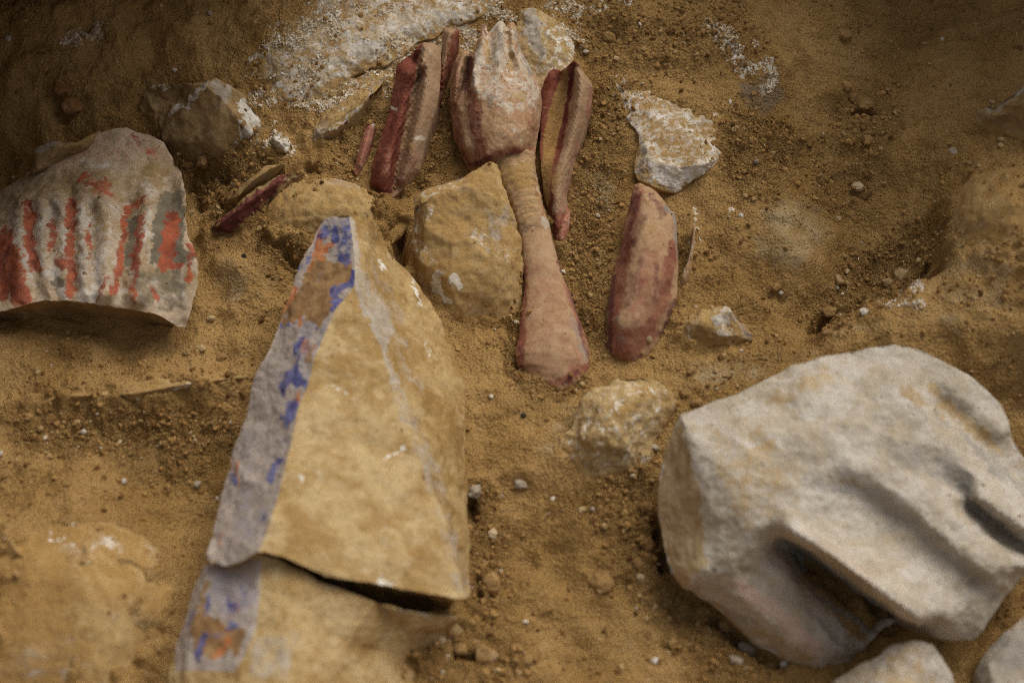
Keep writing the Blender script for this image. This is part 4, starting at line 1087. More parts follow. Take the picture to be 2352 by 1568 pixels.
relief('carved_hand', BO, BL, soft=11, crisp=.2, sub=2, smooth=0, noise=((.0022, 20, 3), (.0018, 55, 4)), skirt=(.80, .03), dust_h=.006, dust=.5, seed=16,
       paint={'tan': [('s', [(2135, 892), (2205, 952), (2295, 1035)], 13, .85), ('s', [(2080, 900), (2110, 925)], 20, .6), ('p', [(1620, 980), (1760, 960), (1850, 1100), (1800, 1200), (1680, 1240), (1640, 1100)], 40, .55), ('p', [(1515, 1100), (1530, 1020), (1560, 960), (1590, 1050), (1610, 1150), (1625, 1300), (1560, 1345), (1520, 1260)], 6, 1.0), ('p', [(1700, 900), (1830, 850), (2000, 820), (1900, 900), (1750, 960)], 30, .5), ('p', [(2130, 900), (2190, 940), (2290, 1040), (2250, 1020), (2150, 950)], 12, .55), ('s', [(1640, 1400), (1850, 1520)], 18, .7), ('s', [(1910, 1100), (1960, 1110)], 14, .6)],
              'grey': [('s', [(2150, 945), (2240, 1030), (2352, 1130)], 10, .7), ('p', [(2060, 1012), (2165, 1004), (2230, 1060), (2267, 1139), (2214, 1149), (2130, 1080)], 16, .45), ('s', [(1850, 1100), (2000, 1130), (2120, 1220), (2280, 1370)], 22, .6), ('s', [(2080, 1050), (2180, 1080), (2260, 1180)], 30, .6), ('p', [(1810, 1240), (1870, 1290), (2040, 1430), (1980, 1470), (1860, 1360), (1800, 1300)], 12, .85), ('s', [(1660, 1400), (1730, 1440)], 14, .5), ('s', [(1850, 1400), (1950, 1490)], 9, .7)],  # patch over the broad hollow puts its facet's shading into the colour
              'pink': [('s', [(1700, 1340), (1800, 1420), (1880, 1490)], 24, .8), ('s', [(1850, 1210), (2000, 1310)], 16, .4)],
              'dark': [('s', [(1745, 1065), (1750, 1068)], 6, .6), ('s', [(1640, 1300), (1643, 1306)], 6, .7)],
              'soil': [('s', [(1850, 1320), (1930, 1390), (2010, 1430), (2060, 1440)], 14, .9), ('s', [(1900, 1400), (1980, 1460)], 12, .9), ('s', [(1690, 1440), (1860, 1545)], 6, .7)]},
       mats=[M['white_stone']], label='large pale carved stone with finger-like grooves at lower right', cat='carved fragment', group=FRAG)

# ---- rocks round about
relief('rubble_stone', [(1268, 1060, .0), (1285, 1010, .008), (1310, 980, .014), (1330, 940, .02), (1350, 905, .026), (1385, 880, .03), (1420, 865, .032), (1470, 862, .032), (1510, 875, .028), (1535, 900, .020), (1550, 930, .012), (1535, 960, .006), (1515, 1000, .006), (1500, 1060, .002), (1480, 1110, -.002), (1420, 1130, -.006), (1340, 1110, -.006), (1290, 1090, -.006)],
       [[(1350, 940, .036), (1410, 900, .044), (1480, 895, .040)], [(1340, 1000, .030), (1400, 960, .044), (1470, 960, .038)], [(1350, 1060, .014), (1420, 1030, .030), (1460, 1040, .022)]],
       soft=26, sub=3, smooth=1, noise=((.0048, 26, 4), (.0016, 90, 4)), mats=[M['stone']], seed=17, hscale=1.0, banked=.006, dust_h=.012, dust=.85,
       paint={'white': [('p', [(1330, 900), (1420, 865), (1540, 880), (1520, 980), (1400, 1080), (1290, 1060)], 20, .38), ('p', [(1350, 930), (1400, 880), (1500, 880), (1480, 930), (1420, 960), (1390, 1010), (1350, 990)], 24, .42), ('s', [(1430, 1040), (1480, 1060)], 20, .5), ('s', [(1320, 1000), (1290, 1040)], 10, .4)]},
       label='rough knobbly yellow stone left of the large grooved pale stone', cat='stone', group=RUB)
relief('rubble_stone', [(1545, 790, .0), (1548, 760, .008), (1560, 740, .014), (1590, 722, .02), (1620, 712, .024), (1650, 705, .026), (1672, 703, .026), (1690, 720, .022), (1710, 745, .016), (1728, 768, .008), (1730, 785, .002), (1690, 795, -.002), (1630, 808, -.003), (1580, 810, -.003)],
       [[(1600, 745, .028), (1650, 722, .032), (1676, 722, .028)], [(1655, 770, .018), (1690, 770, .014)], [(1676, 715, .030), (1705, 760, .014)]], sub=4, smooth=2, noise=((.0035, 36, 4), (.0012, 120, 3)), mats=[M['dusty']], seed=18, hscale=.8, banked=.010, dust_h=.010, dust=.9,
       paint={'white': [('p', [(1625, 725), (1670, 705), (1685, 730), (1690, 770), (1650, 780), (1640, 750)], 10, .75), ('s', [(1550, 790), (1585, 765)], 12, .6)], 'grey': [('s', [(1675, 705), (1725, 780)], 9, .7)]},
       label='small pale block half buried right of the curved pinkish piece', cat='stone', group=RUB)
relief('rubble_stone', [(1880, 1590, .03), (1920, 1560, .036), (1960, 1535, .044), (2010, 1510, .052), (2060, 1480, .058), (2100, 1470, .058), (2140, 1480, .054), (2165, 1510, .046), (2185, 1545, .036), (2200, 1600, .03), (2200, 1680, .03), (1880, 1680, .03)],
       [[(2000, 1560, .056), (2080, 1510, .064), (2130, 1530, .056)], [(1960, 1640, .05), (2080, 1600, .06)]], soft=30, sub=3, smooth=1, noise=((.003, 26, 4), (.0010, 90, 3)), mats=[M['white_stone']], seed=19, dust_h=.004, dust=.5,
       paint={'tan': [('p', [(1880, 1600), (1960, 1530), (2100, 1470), (2190, 1600)], 20, .6)]}, label='rounded tan stone at the bottom edge under the grooved stone', cat='stone', group=RUB)
relief('rubble_stone', [(2238, 1540, .016), (2260, 1505, .022), (2300, 1460, .030), (2340, 1425, .036), (2380, 1395, .04), (2440, 1380, .04), (2440, 1680, .03), (2270, 1680, .02), (2262, 1620, .02), (2250, 1570, .02)],
       [[(2270, 1520, .034), (2320, 1480, .044), (2400, 1440, .05)], [(2270, 1530, .034), (2285, 1580, .036), (2300, 1650, .036)]], sub=4, smooth=2, noise=((.002, 30, 3), (.0008, 90, 3)), mats=[M['white_stone']], seed=20, dust_h=.004, dust=.5,
       paint={'grey': [('p', [(2260, 1500), (2352, 1410), (2400, 1500), (2320, 1568)], 30, .7)]}, label='smooth grey stone cut by the lower right corner', cat='stone', group=RUB)
relief('boulder', [(2215, 285, .0), (2225, 268, .012), (2255, 252, .024), (2290, 235, .034), (2325, 210, .044), (2352, 198, .05), (2440, 180, .06), (2440, 330, .03), (2352, 320, .010), (2290, 310, .0), (2240, 300, -.004)],
       [[(2250, 268, .026), (2310, 245, .040), (2400, 215, .06)], [(2300, 285, .014), (2400, 280, .04)]], soft=24, sub=3, smooth=1, noise=((.004, 26, 4), (.001, 100, 3)), mats=[M['brown_stone']], seed=21, hscale=.7, dust_h=.02, dust=.9,
       paint={'grey': [('s', [(2225, 268), (2300, 232), (2352, 200)], 14, .5)]}, label='dusty brown boulder at the upper right edge in shade', cat='boulder', group=RUB)
relief('boulder', [(2155, 560, -.004), (2160, 500, .004), (2185, 445, .012), (2230, 405, .018), (2290, 388, .022), (2352, 380, .026), (2440, 380, .03), (2440, 640, .02), (2352, 640, .008), (2270, 640, .0), (2200, 620, -.004)],
       [[(2220, 460, .028), (2300, 430, .036), (2400, 430, .04)], [(2230, 540, .020), (2310, 530, .028), (2400, 540, .034)]], soft=34, sub=3, smooth=2, noise=((.004, 22, 4), (.001, 100, 3)), mats=[M['dusty']], seed=22, hscale=.45, banked=.012, dust_h=.026, dust=1.0,
       paint={'dark': [('s', [(2316, 500), (2322, 490)], 6, .7)]}, label='broad dust-covered boulder at the right edge', cat='boulder', group=RUB)
relief('rubble_slab', [(20, 930, .0), (60, 908, .010), (130, 900, .014), (200, 897, .016), (280, 888, .02), (340, 872, .024), (420, 866, .026), (500, 866, .022), (560, 862, .016), (575, 868, .010), (520, 880, .010), (460, 895, .008), (400, 912, .004), (340, 925, .004), (290, 932, .0), (230, 926, .002), (150, 925, -.002), (70, 938, -.004)],
       [[(140, 910, .022), (300, 905, .030), (430, 882, .034), (540, 868, .020)]], sub=4, smooth=2, noise=((.0028, 40, 4), (.0008, 120, 3)), mats=[M['dusty']], seed=23, hscale=.55, banked=.012, dust_h=.008, dust=.8, skirt=(1.06, .03),
       paint={'white': [('s', [(405, 893), (460, 878)], 9, 1), ('s', [(290, 928), (350, 915)], 5, .6)]}, label='long low stone edge with a white chip, below the red-striped fragment', cat='stone', group=RUB)
relief('boulder', [(-90, 1200, .0), (0, 1190, .004), (60, 1215, .010), (150, 1200, .014), (250, 1200, .016), (330, 1230, .014), (380, 1280, .008), (400, 1350, .004), (385, 1430, .0), (370, 1500, -.003), (340, 1568, -.003), (330, 1680, -.003), (-90, 1680, .0)],
       [[(80, 1270, .024), (200, 1250, .028), (310, 1290, .022)], [(100, 1400, .026), (220, 1400, .030), (320, 1400, .018)], [(60, 1540, .026), (220, 1540, .026)]], soft=40, sub=3, smooth=2, noise=((.0040, 16, 4), (.0008, 90, 3)), mats=[M['dusty']], seed=24, hscale=.85, banked=.012, dust_h=.030, dust=1.0,
       paint={'white': [('p', [(135, 1240), (180, 1220), (190, 1280), (150, 1300)], 16, .62), ('p', [(210, 1215), (260, 1218), (295, 1260), (285, 1265), (245, 1245), (212, 1248)], 7, .75), ('s', [(335, 1245), (365, 1270), (370, 1300)], 12, .4)],
              'dark': [('s', [(200, 1220), (195, 1250), (188, 1285)], 7, .8)], 'grey': [('p', [(-20, 1520), (120, 1440), (200, 1450), (200, 1568), (-20, 1568)], 50, .7)]},
       label='wide smooth dusty boulder in the lower left corner', cat='boulder', group=RUB)
relief('rubble_slab', [(-40, 1180, .0), (10, 1205, .012), (25, 1240, .018), (45, 1270, .018), (80, 1295, .014), (100, 1310, .006), (60, 1312, .006), (20, 1290, .01), (-40, 1250, .0)], [[(15, 1225, .02), (40, 1268, .021)]], sub=4, smooth=2, noise=((.0012, 40, 3),), mats=[M['dusty']], seed=25, dust_h=.018, dust=1.0,
       label='dusty slab edge at the far left above the wide boulder', cat='stone', group=RUB)

# ================================================================== joined hands with cuff and sleeve
HO = [(1079, 385, .020), (1064, 360, .018), (1053, 335, .018), (1043, 312, .018), (1038, 292, .018), (1033, 255, .018), (1032, 222, .020), (1034, 190, .022), (1037, 163, .024), (1043, 143, .026), (1051, 128, .028), (1062, 117, .030), (1071, 112, .032), (1079, 120, .038), (1086, 122, .046), (1092, 110, .048), (1097, 96, .049),
      (1102, 74, .049), (1108, 58, .050), (1114, 54, .050), (1118, 60, .049), (1118, 68, .050), (1121, 76, .050), (1127, 70, .051), (1135, 60, .052), (1146, 48, .055), (1155, 51, .054), (1160, 56, .050), (1163, 62, .048), (1166, 56, .048), (1169, 52, .048), (1181, 51, .047), (1187, 62, .044), (1190, 75, .042), (1193, 100, .040), (1197, 122, .040),
      (1213, 146, .036), (1225, 165, .034), (1234, 181, .032), (1244, 204, .030), (1244, 225, .028), (1243, 248, .027), (1239, 292, .026), (1232, 335, .028), (1228, 354, .034), (1210, 351, .044), (1190, 351, .050), (1155, 355, .054), (1123, 366, .050), (1097, 376, .034)]
HL = [[(1150, 348, .060), (1160, 310, .068), (1165, 255, .071), (1160, 210, .069)], [(1196, 345, .054), (1202, 300, .062), (1204, 250, .064), (1196, 205, .064)],
      [(1104, 362, .044), (1094, 310, .053), (1090, 255, .060), (1086, 205, .062), (1083, 165, .061), (1090, 132, .058)], [(1122, 358, .056), (1122, 300, .063), (1120, 240, .067)],
      [(1222, 330, .043), (1230, 280, .048), (1231, 230, .050), (1220, 188, .052), (1204, 152, .052)],
      [(1066, 340, .034), (1056, 290, .038), (1054, 250, .038)], [(1080, 330, .044), (1074, 280, .048), (1072, 240, .050)],
      [(1080, 136, .036), (1076, 160, .030), (1071, 190, .026), (1064, 214, .028), (1053, 240, .031), (1045, 268, .027)], [(1079, 170, .040), (1077, 205, .044)],
      [(1068, 122, .042), (1054, 158, .046), (1047, 198, .046), (1042, 236, .038)],
      [(1096, 190, .064), (1101, 140, .065), (1107, 100, .061), (1111, 70, .055)], [(1126, 178, .067), (1123, 145, .064), (1121, 115, .060), (1120, 92, .055)],
      [(1136, 185, .069), (1136, 140, .069), (1139, 100, .066), (1145, 62, .060)], [(1152, 185, .070), (1152, 140, .070), (1154, 100, .068), (1154, 60, .061)], [(1165, 178, .066), (1163, 140, .060), (1163, 105, .056), (1163, 78, .050)],
      [(1176, 116, .062), (1177, 84, .060), (1175, 60, .055)], [(1178, 172, .060), (1177, 150, .054), (1178, 132, .054)], [(1191, 165, .060), (1189, 135, .059), (1187, 100, .054)],
      [(1207, 205, .062), (1201, 165, .061), (1195, 135, .056)]]
HP = {'red': [('p', [(1076, 390), (1095, 345), (1230, 330), (1235, 380), (1085, 400)], 12, .72), ('s', [(1040, 250), (1050, 310), (1075, 380)], 16, .7), ('s', [(1085, 220), (1095, 290), (1105, 350)], 17, .75), ('s', [(1050, 140), (1042, 230)], 8, .55), ('s', [(1180, 235), (1175, 300)], 30, .42), ('s', [(1112, 155), (1128, 162)], 8, .7), ('s', [(1215, 220), (1228, 320)], 14, .45), ('s', [(1130, 200), (1150, 240)], 25, .4)],
      'wine': [('s', [(1079, 138), (1074, 170), (1068, 205)], 9, 1.0), ('s', [(1080, 384), (1105, 368), (1125, 362)], 6, .9), ('s', [(1150, 354), (1226, 350)], 4, .6), ('s', [(1060, 345), (1074, 380)], 7, .7), ('s', [(1172, 165), (1180, 158)], 6, .7), ('s', [(1113, 52), (1116, 78)], 4, .8), ('s', [(1100, 260), (1104, 290)], 6, .5), ('s', [(1076, 240), (1085, 300)], 5, .5)],
      'white': [('p', [(1085, 130), (1110, 60), (1150, 45), (1185, 60), (1235, 185), (1240, 250), (1160, 270), (1090, 215)], 16, .58), ('s', [(1148, 60), (1148, 160)], 15, .85), ('s', [(1100, 110), (1094, 190)], 12, .7), ('s', [(1205, 150), (1228, 220)], 12, .7), ('s', [(1182, 70), (1190, 130)], 8, .6), ('p', [(1150, 270), (1220, 270), (1210, 330), (1160, 330)], 20, .40)],
      'tan': [('p', [(1112, 90), (1126, 92), (1128, 150), (1112, 150)], 5, .8), ('p', [(1168, 122), (1182, 122), (1180, 165), (1168, 165)], 4, .85), ('s', [(1172, 225), (1200, 222)], 14, .65), ('p', [(1100, 250), (1235, 250), (1225, 330), (1110, 340)], 30, .42), ('s', [(1168, 62), (1180, 60)], 6, .5)],
      'grey': [('s', [(1150, 80), (1152, 120)], 7, .7), ('s', [(1198, 130), (1222, 175)], 5, .8), ('s', [(1140, 205), (1120, 235)], 14, .45), ('s', [(1186, 70), (1190, 110)], 5, .6), ('s', [(1060, 165), (1052, 230)], 6, .4)]}
hands = relief('joined_hands', HO, HL, soft=5.5, crisp=.6, sub=2, smooth=0, noise=((.0010, 45, 3), (.0006, 150, 3)), skirt=(.9, .03), dust_h=.010, dust=.8, banked=.008, seed=31, paint=HP, wamp=.6,
               label='pair of carved joined hands with ribbed cuff and flared pinkish sleeve', cat='carved hands', group=FRAG,
               parts=[('finger', [(1020, 300), (1020, 100), (1078, 105), (1080, 136), (1076, 160), (1071, 190), (1064, 214), (1053, 240), (1045, 268)], M['carnation'], 'finger of the hand behind, dark purple beside it'), ('hand', None, M['carnation'])])
H0 = np.array(hands.location)


def add_part(name, V, T, mat, paint, parent, origin, label=None, dust_h=.004, dust=.8):
    px, py = proj(V)
    wxx, wyy = warp(V)
    att = {an: mask(px + wxx * .7, py + wyy * .7, it) for an, it in paint.items()}
    att['dust'] = np.maximum((1 - sstep(0.0, dust_h, V[:, 2] - G0(V[:, 0], V[:, 1]))) * dust, att.pop('soil', 0))
    SOLIDS.append((V, T))
    o = link(name, make_mesh(name, V - origin, T, att, mat), parent)
    if label:
        o['label'] = label
    return o


def loft(stations, nu, nv, ribs=None):
    S = np.array(stations, float)
    t = np.linspace(0, len(S) - 1, nv)
    c = np.stack([np.interp(t, np.arange(len(S)), S[:, k]) for k in range(5)], 1)
    for _ in range(max(2, nv // 22)):
        c[1:-1] = (c[:-2] + 2 * c[1:-1] + c[2:]) / 4
    p = ground_pt(c[:, 0], c[:, 1], c[:, 2])
    r = c[:, 3] * mpp(p)
    tan = np.gradient(p, axis=0)
    tan[:, 2] *= .5
    tan /= np.linalg.norm(tan, axis=1)[:, None]
    side = np.cross(tan, [0, 0, 1.0])
    side /= np.linalg.norm(side, axis=1)[:, None]
    up = np.cross(side, tan)
    a = np.linspace(0, 2 * math.pi, nu, endpoint=False)
    rr = r[:, None] * np.ones((nv, nu))
    if ribs is not None:
        rr = rr * ribs(c[:, 1])[:, None]
    V = p[:, None] + side[:, None] * (rr * np.cos(a)[None])[..., None] + up[:, None] * (rr * np.sin(a)[None] * c[:, 4][:, None])[..., None]
    ii = np.arange(nu * nv).reshape(nv, nu)
    jj = np.roll(ii, -1, 1)
    T = np.concatenate([np.stack([ii[:-1], jj[:-1], jj[1:]], -1).reshape(-1, 3), np.stack([ii[:-1], jj[1:], ii[1:]], -1).reshape(-1, 3)])
    V = V.reshape(-1, 3)
    # closed ends
    for k, flip in ((0, 1), (nv - 1, 0)):
        V = np.concatenate([V, p[k:k + 1]])
        q = len(V) - 1
        e = np.stack([ii[k], jj[k], np.full(nu, q)], 1)
        T = np.concatenate([T, e[:, ::-1] if not flip else e[:, [1, 0, 2]][:, ::-1][:, [1, 0, 2]]])
    return V, T


ribf = lambda y: 1 + 0.055 * sstep(395, 415, y) * (1 - sstep(515, 530, y)) * (np.abs(np.sin((y - 398) / 17.5 * math.pi)) - .55) + .05 * (1 - sstep(366, 376, y))
Vc, Tc = loft([(1178, 362, .034, 50, .66), (1181, 380, .033, 48, .68), (1190, 415, .032, 44, .72), (1203, 450, .030, 40, .75), (1214, 485, .028, 37, .78), (1224, 518, .025, 35, .8), (1229, 536, .020, 32, .78)], 96, 240, ribf)
N_ = vnormals(Vc, Tc)
Vc = Vc + N_ * (0.0010 * fbm(Vc, 70, 4, .6, 41))[:, None]
add_part('cuff', Vc, Tc, M['carnation'], {'soil': [('p', [(1130, 372), (1225, 366), (1235, 420), (1200, 440), (1150, 430)], 8, .75), ('s', [(1150, 410), (1195, 510)], 9, .7)], 'tan': [('p', [(1130, 365), (1230, 355), (1250, 500), (1190, 520), (1150, 440)], 8, .6)], 'red': [('s', [(1185, y), (1250, y - 8)], 3, .55) for y in (432, 449, 467, 484, 502)] + [('s', [(1225, 400), (1245, 480)], 5, .5)],
                                          'white': [('s', [(1140, 376), (1226, 366)], 4, .5), ('s', [(1150, 400), (1205, 520)], 16, .45), ('s', [(1228, 400), (1240, 440)], 4, .6)]}, hands, H0, 'ribbed dusty cuff')
Vs, Ts = loft([(1223, 512, .0245, 35.5, .84), (1229, 540, .020, 35, .84), (1233, 563, .019, 37, .84), (1243, 612, .017, 41, .82), (1254, 664, .014, 51, .74), (1261, 739, .010, 68, .62), (1269, 800, .006, 84, .54), (1270, 830, .003, 86, .50), (1266, 860, -.002, 76, .46), (1258, 884, -.006, 52, .42), (1252, 898, -.010, 24, .4)], 96, 160)
N_ = vnormals(Vs, Ts)
Vs = Vs + N_ * (0.0016 * fbm(Vs, 22, 3, .5, 42) + .0003 * fbm(Vs, 160, 3, .5, 43))[:, None]
add_part('sleeve', Vs, Ts, M['carnation'],
         {'red': [('p', [(1195, 600), (1300, 600), (1356, 840), (1300, 870), (1210, 890), (1190, 800)], 20, .36), ('s', [(1200, 620), (1197, 740), (1188, 830), (1210, 890)], 13, .9), ('s', [(1210, 890), (1260, 880), (1310, 868), (1350, 840)], 15, .85), ('s', [(1300, 660), (1330, 740), (1355, 820)], 11, .6), ('s', [(1215, 800), (1225, 860)], 20, .4), ('s', [(1300, 820), (1340, 850)], 18, .5)],
          'wine': [('s', [(1285, 600), (1310, 670), (1335, 760), (1354, 830)], 6, .7), ('s', [(1300, 880), (1330, 855)], 8, .7), ('s', [(1192, 800), (1200, 875)], 7, .6), ('s', [(1200, 640), (1204, 655)], 5, .7)],
          'grey': [('s', [(1315, 730), (1345, 820)], 10, .55)],
          'white': [('s', [(1193, 530), (1225, 520)], 8, .6), ('s', [(1245, 510), (1256, 520)], 9, .95), ('s', [(1195, 545), (1200, 590)], 5, .6)]}, hands, H0, 'flared plain pinkish sleeve')

# red splinter beside the cuff, under the right drapery
relief('drapery_splinter', [(1280, 575, .0), (1276, 545, .006), (1282, 515, .010), (1292, 490, .012), (1303, 470, .014), (1310, 490, .012), (1306, 525, .009), (1298, 555, .005), (1288, 580, -.001)],
       [[(1288, 550, .012), (1298, 505, .017)]], soft=6, sub=2, smooth=1, noise=((.0006, 80, 2),), mats=[M['sliver']], dust_h=.002, dust=.5, label='short bright red sliver at the foot of the right dark red drapery', cat='carved fragment', group=FRAG)

# ------------------------------------------------------------------ soil banked up against the feet of the stones
extra = np.zeros(X.shape)
free = np.ones(X.shape)
XYf = np.stack([X, Y], -1)
for ring, amt in BANKED:
    if amt <= 0:
        continue
    a0, b0 = ring.min(0) - .05
    a1, b1 = ring.max(0) + .05
    i0, i1 = np.searchsorted(gx, [a0, a1])
    j0, j1 = np.searchsorted(gy, [b0, b1])
    sub = XYf[j0:j1, i0:i1].reshape(-1, 2)
    if not len(sub):
        continue
    rp = ring[::2]
    dd = seg_dist(sub[:, 0], sub[:, 1], [tuple(p) for p in rp] + [tuple(rp[0])])
    e = amt * np.exp(-(dd / .013) ** 1.4)
    ins = in_poly(sub[:, 0], sub[:, 1], [tuple(p) for p in rp])
    e[ins] = amt
    fr = 1 - np.exp(-(dd / .022) ** 2)
    fr[ins] = 0
    free[j0:j1, i0:i1] = np.minimum(free[j0:j1, i0:i1], fr.reshape(j1 - j0, i1 - i0))
    extra[j0:j1, i0:i1] = np.maximum(extra[j0:j1, i0:i1], e.reshape(j1 - j0, i1 - i0))
P3 = np.stack([X, Y, Z], -1)[fin]
hp = np.exp(-((P3[:, 0] - .02) / .12) ** 2 - ((P3[:, 1] - .25) / .22) ** 2)      # the swept hollow round the hands stays even
Z[fin] += dbig * free[fin] * (1 - .7 * hp)
Z[fin] += extra[fin] * np.clip(.75 + 1.1 * fbm(P3, 30, 3, .6, 91), .1, 1.6)
ground.data.vertices.foreach_set('co', np.stack([X, Y, Z], -1).astype(np.float32).ravel())
ground.data.update()

# ================================================================== pebbles, clods and chips that can be told apart
ico_v = None


def ico():
    t = (1 + 5 ** .5) / 2
    v = np.array([(-1, t, 0), (1, t, 0), (-1, -t, 0), (1, -t, 0), (0, -1, t), (0, 1, t), (0, -1, -t), (0, 1, -t), (t, 0, -1), (t, 0, 1), (-t, 0, -1), (-t, 0, 1)], float)
    v /= np.linalg.norm(v[0])
    f = np.array([(0, 11, 5), (0, 5, 1), (0, 1, 7), (0, 7, 10), (0, 10, 11), (1, 5, 9), (5, 11, 4), (11, 10, 2), (10, 7, 6), (7, 1, 8), (3, 9, 4), (3, 4, 2), (3, 2, 6), (3, 6, 8), (3, 8, 9), (4, 9, 5), (2, 4, 11), (6, 2, 10), (8, 6, 7), (9, 8, 1)])
    return v, f


IV, IF = ico()
bvh = None
_bv = np.concatenate([v for v, f in SOLIDS])
_o = 0
_bf = []
for v, f in SOLIDS:
    _bf.append(f + _o)
    _o += len(v)
_bf = np.concatenate(_bf)
bvh = BVHTree.FromPolygons(_bv.tolist(), _bf.tolist())


def top_at(x, y):
    h = bvh.ray_cast(Vector((x, y, 1.0)), Vector((0, 0, -1)))
    g = float(G(x, y))
    if h[0] is not None and h[0].z > g:
        return h[0].z, True
    return g, False


def top_pix(px, py):
    d = Vector(ray(px, py))
    d.normalize()
    h = bvh.ray_cast(Vector(CAM), d)
    p = ground_pt(px, py)
    z = float(G(p[0], p[1]))
    for _ in range(6):
        p = at_z(px, py, z)
        z = .4 * z + .6 * float(G(p[0], p[1]))
    p = at_z(px, py, z)
    if h[0] is not None and (h[0] - Vector(CAM)).length < (Vector(p) - Vector(CAM)).length + .002:
        return np.array(h[0])
    return p


def pebble(name, px, py, wpx, flat, angular, mat, label, cat, group, seed, tall=None):
    p = top_pix(px, py)
    r = wpx / 2 * float(mpp(p))
    V, Fc = IV.copy(), IF.copy()
    lr = np.random.default_rng(seed)
    V = V * (1 + lr.uniform(-.36, .26, (len(V), 1)) * (.45 + .55 * angular))
    ex = np.zeros((len(V), 1))
    for k in range(3):
        V, Fc, ex = subdivide(V, Fc, ex)
    V = laplace(V, Fc, 1 if angular > .65 else 3)
    V /= np.abs(V[:, 0]).max()
    V = V * np.array([1, lr.uniform(.7, 1.0) if tall is None else tall, flat])
    a = lr.uniform(0, 6.28)
    if tall is None:
        V = V @ np.array(Matrix.Rotation(a, 3, 'Z')).T
    V = V * r
    N = vnormals(V, Fc)
    V = V + N * (r * .13 * fbm(V, 1.6 / r, 3, .55, seed))[:, None]
    o = link(name, make_mesh(name, V, Fc, {'dust': np.zeros(len(V))}, mat), None, (p[0], p[1], p[2] + r * flat * .22))
    tag(o, label, cat, group)


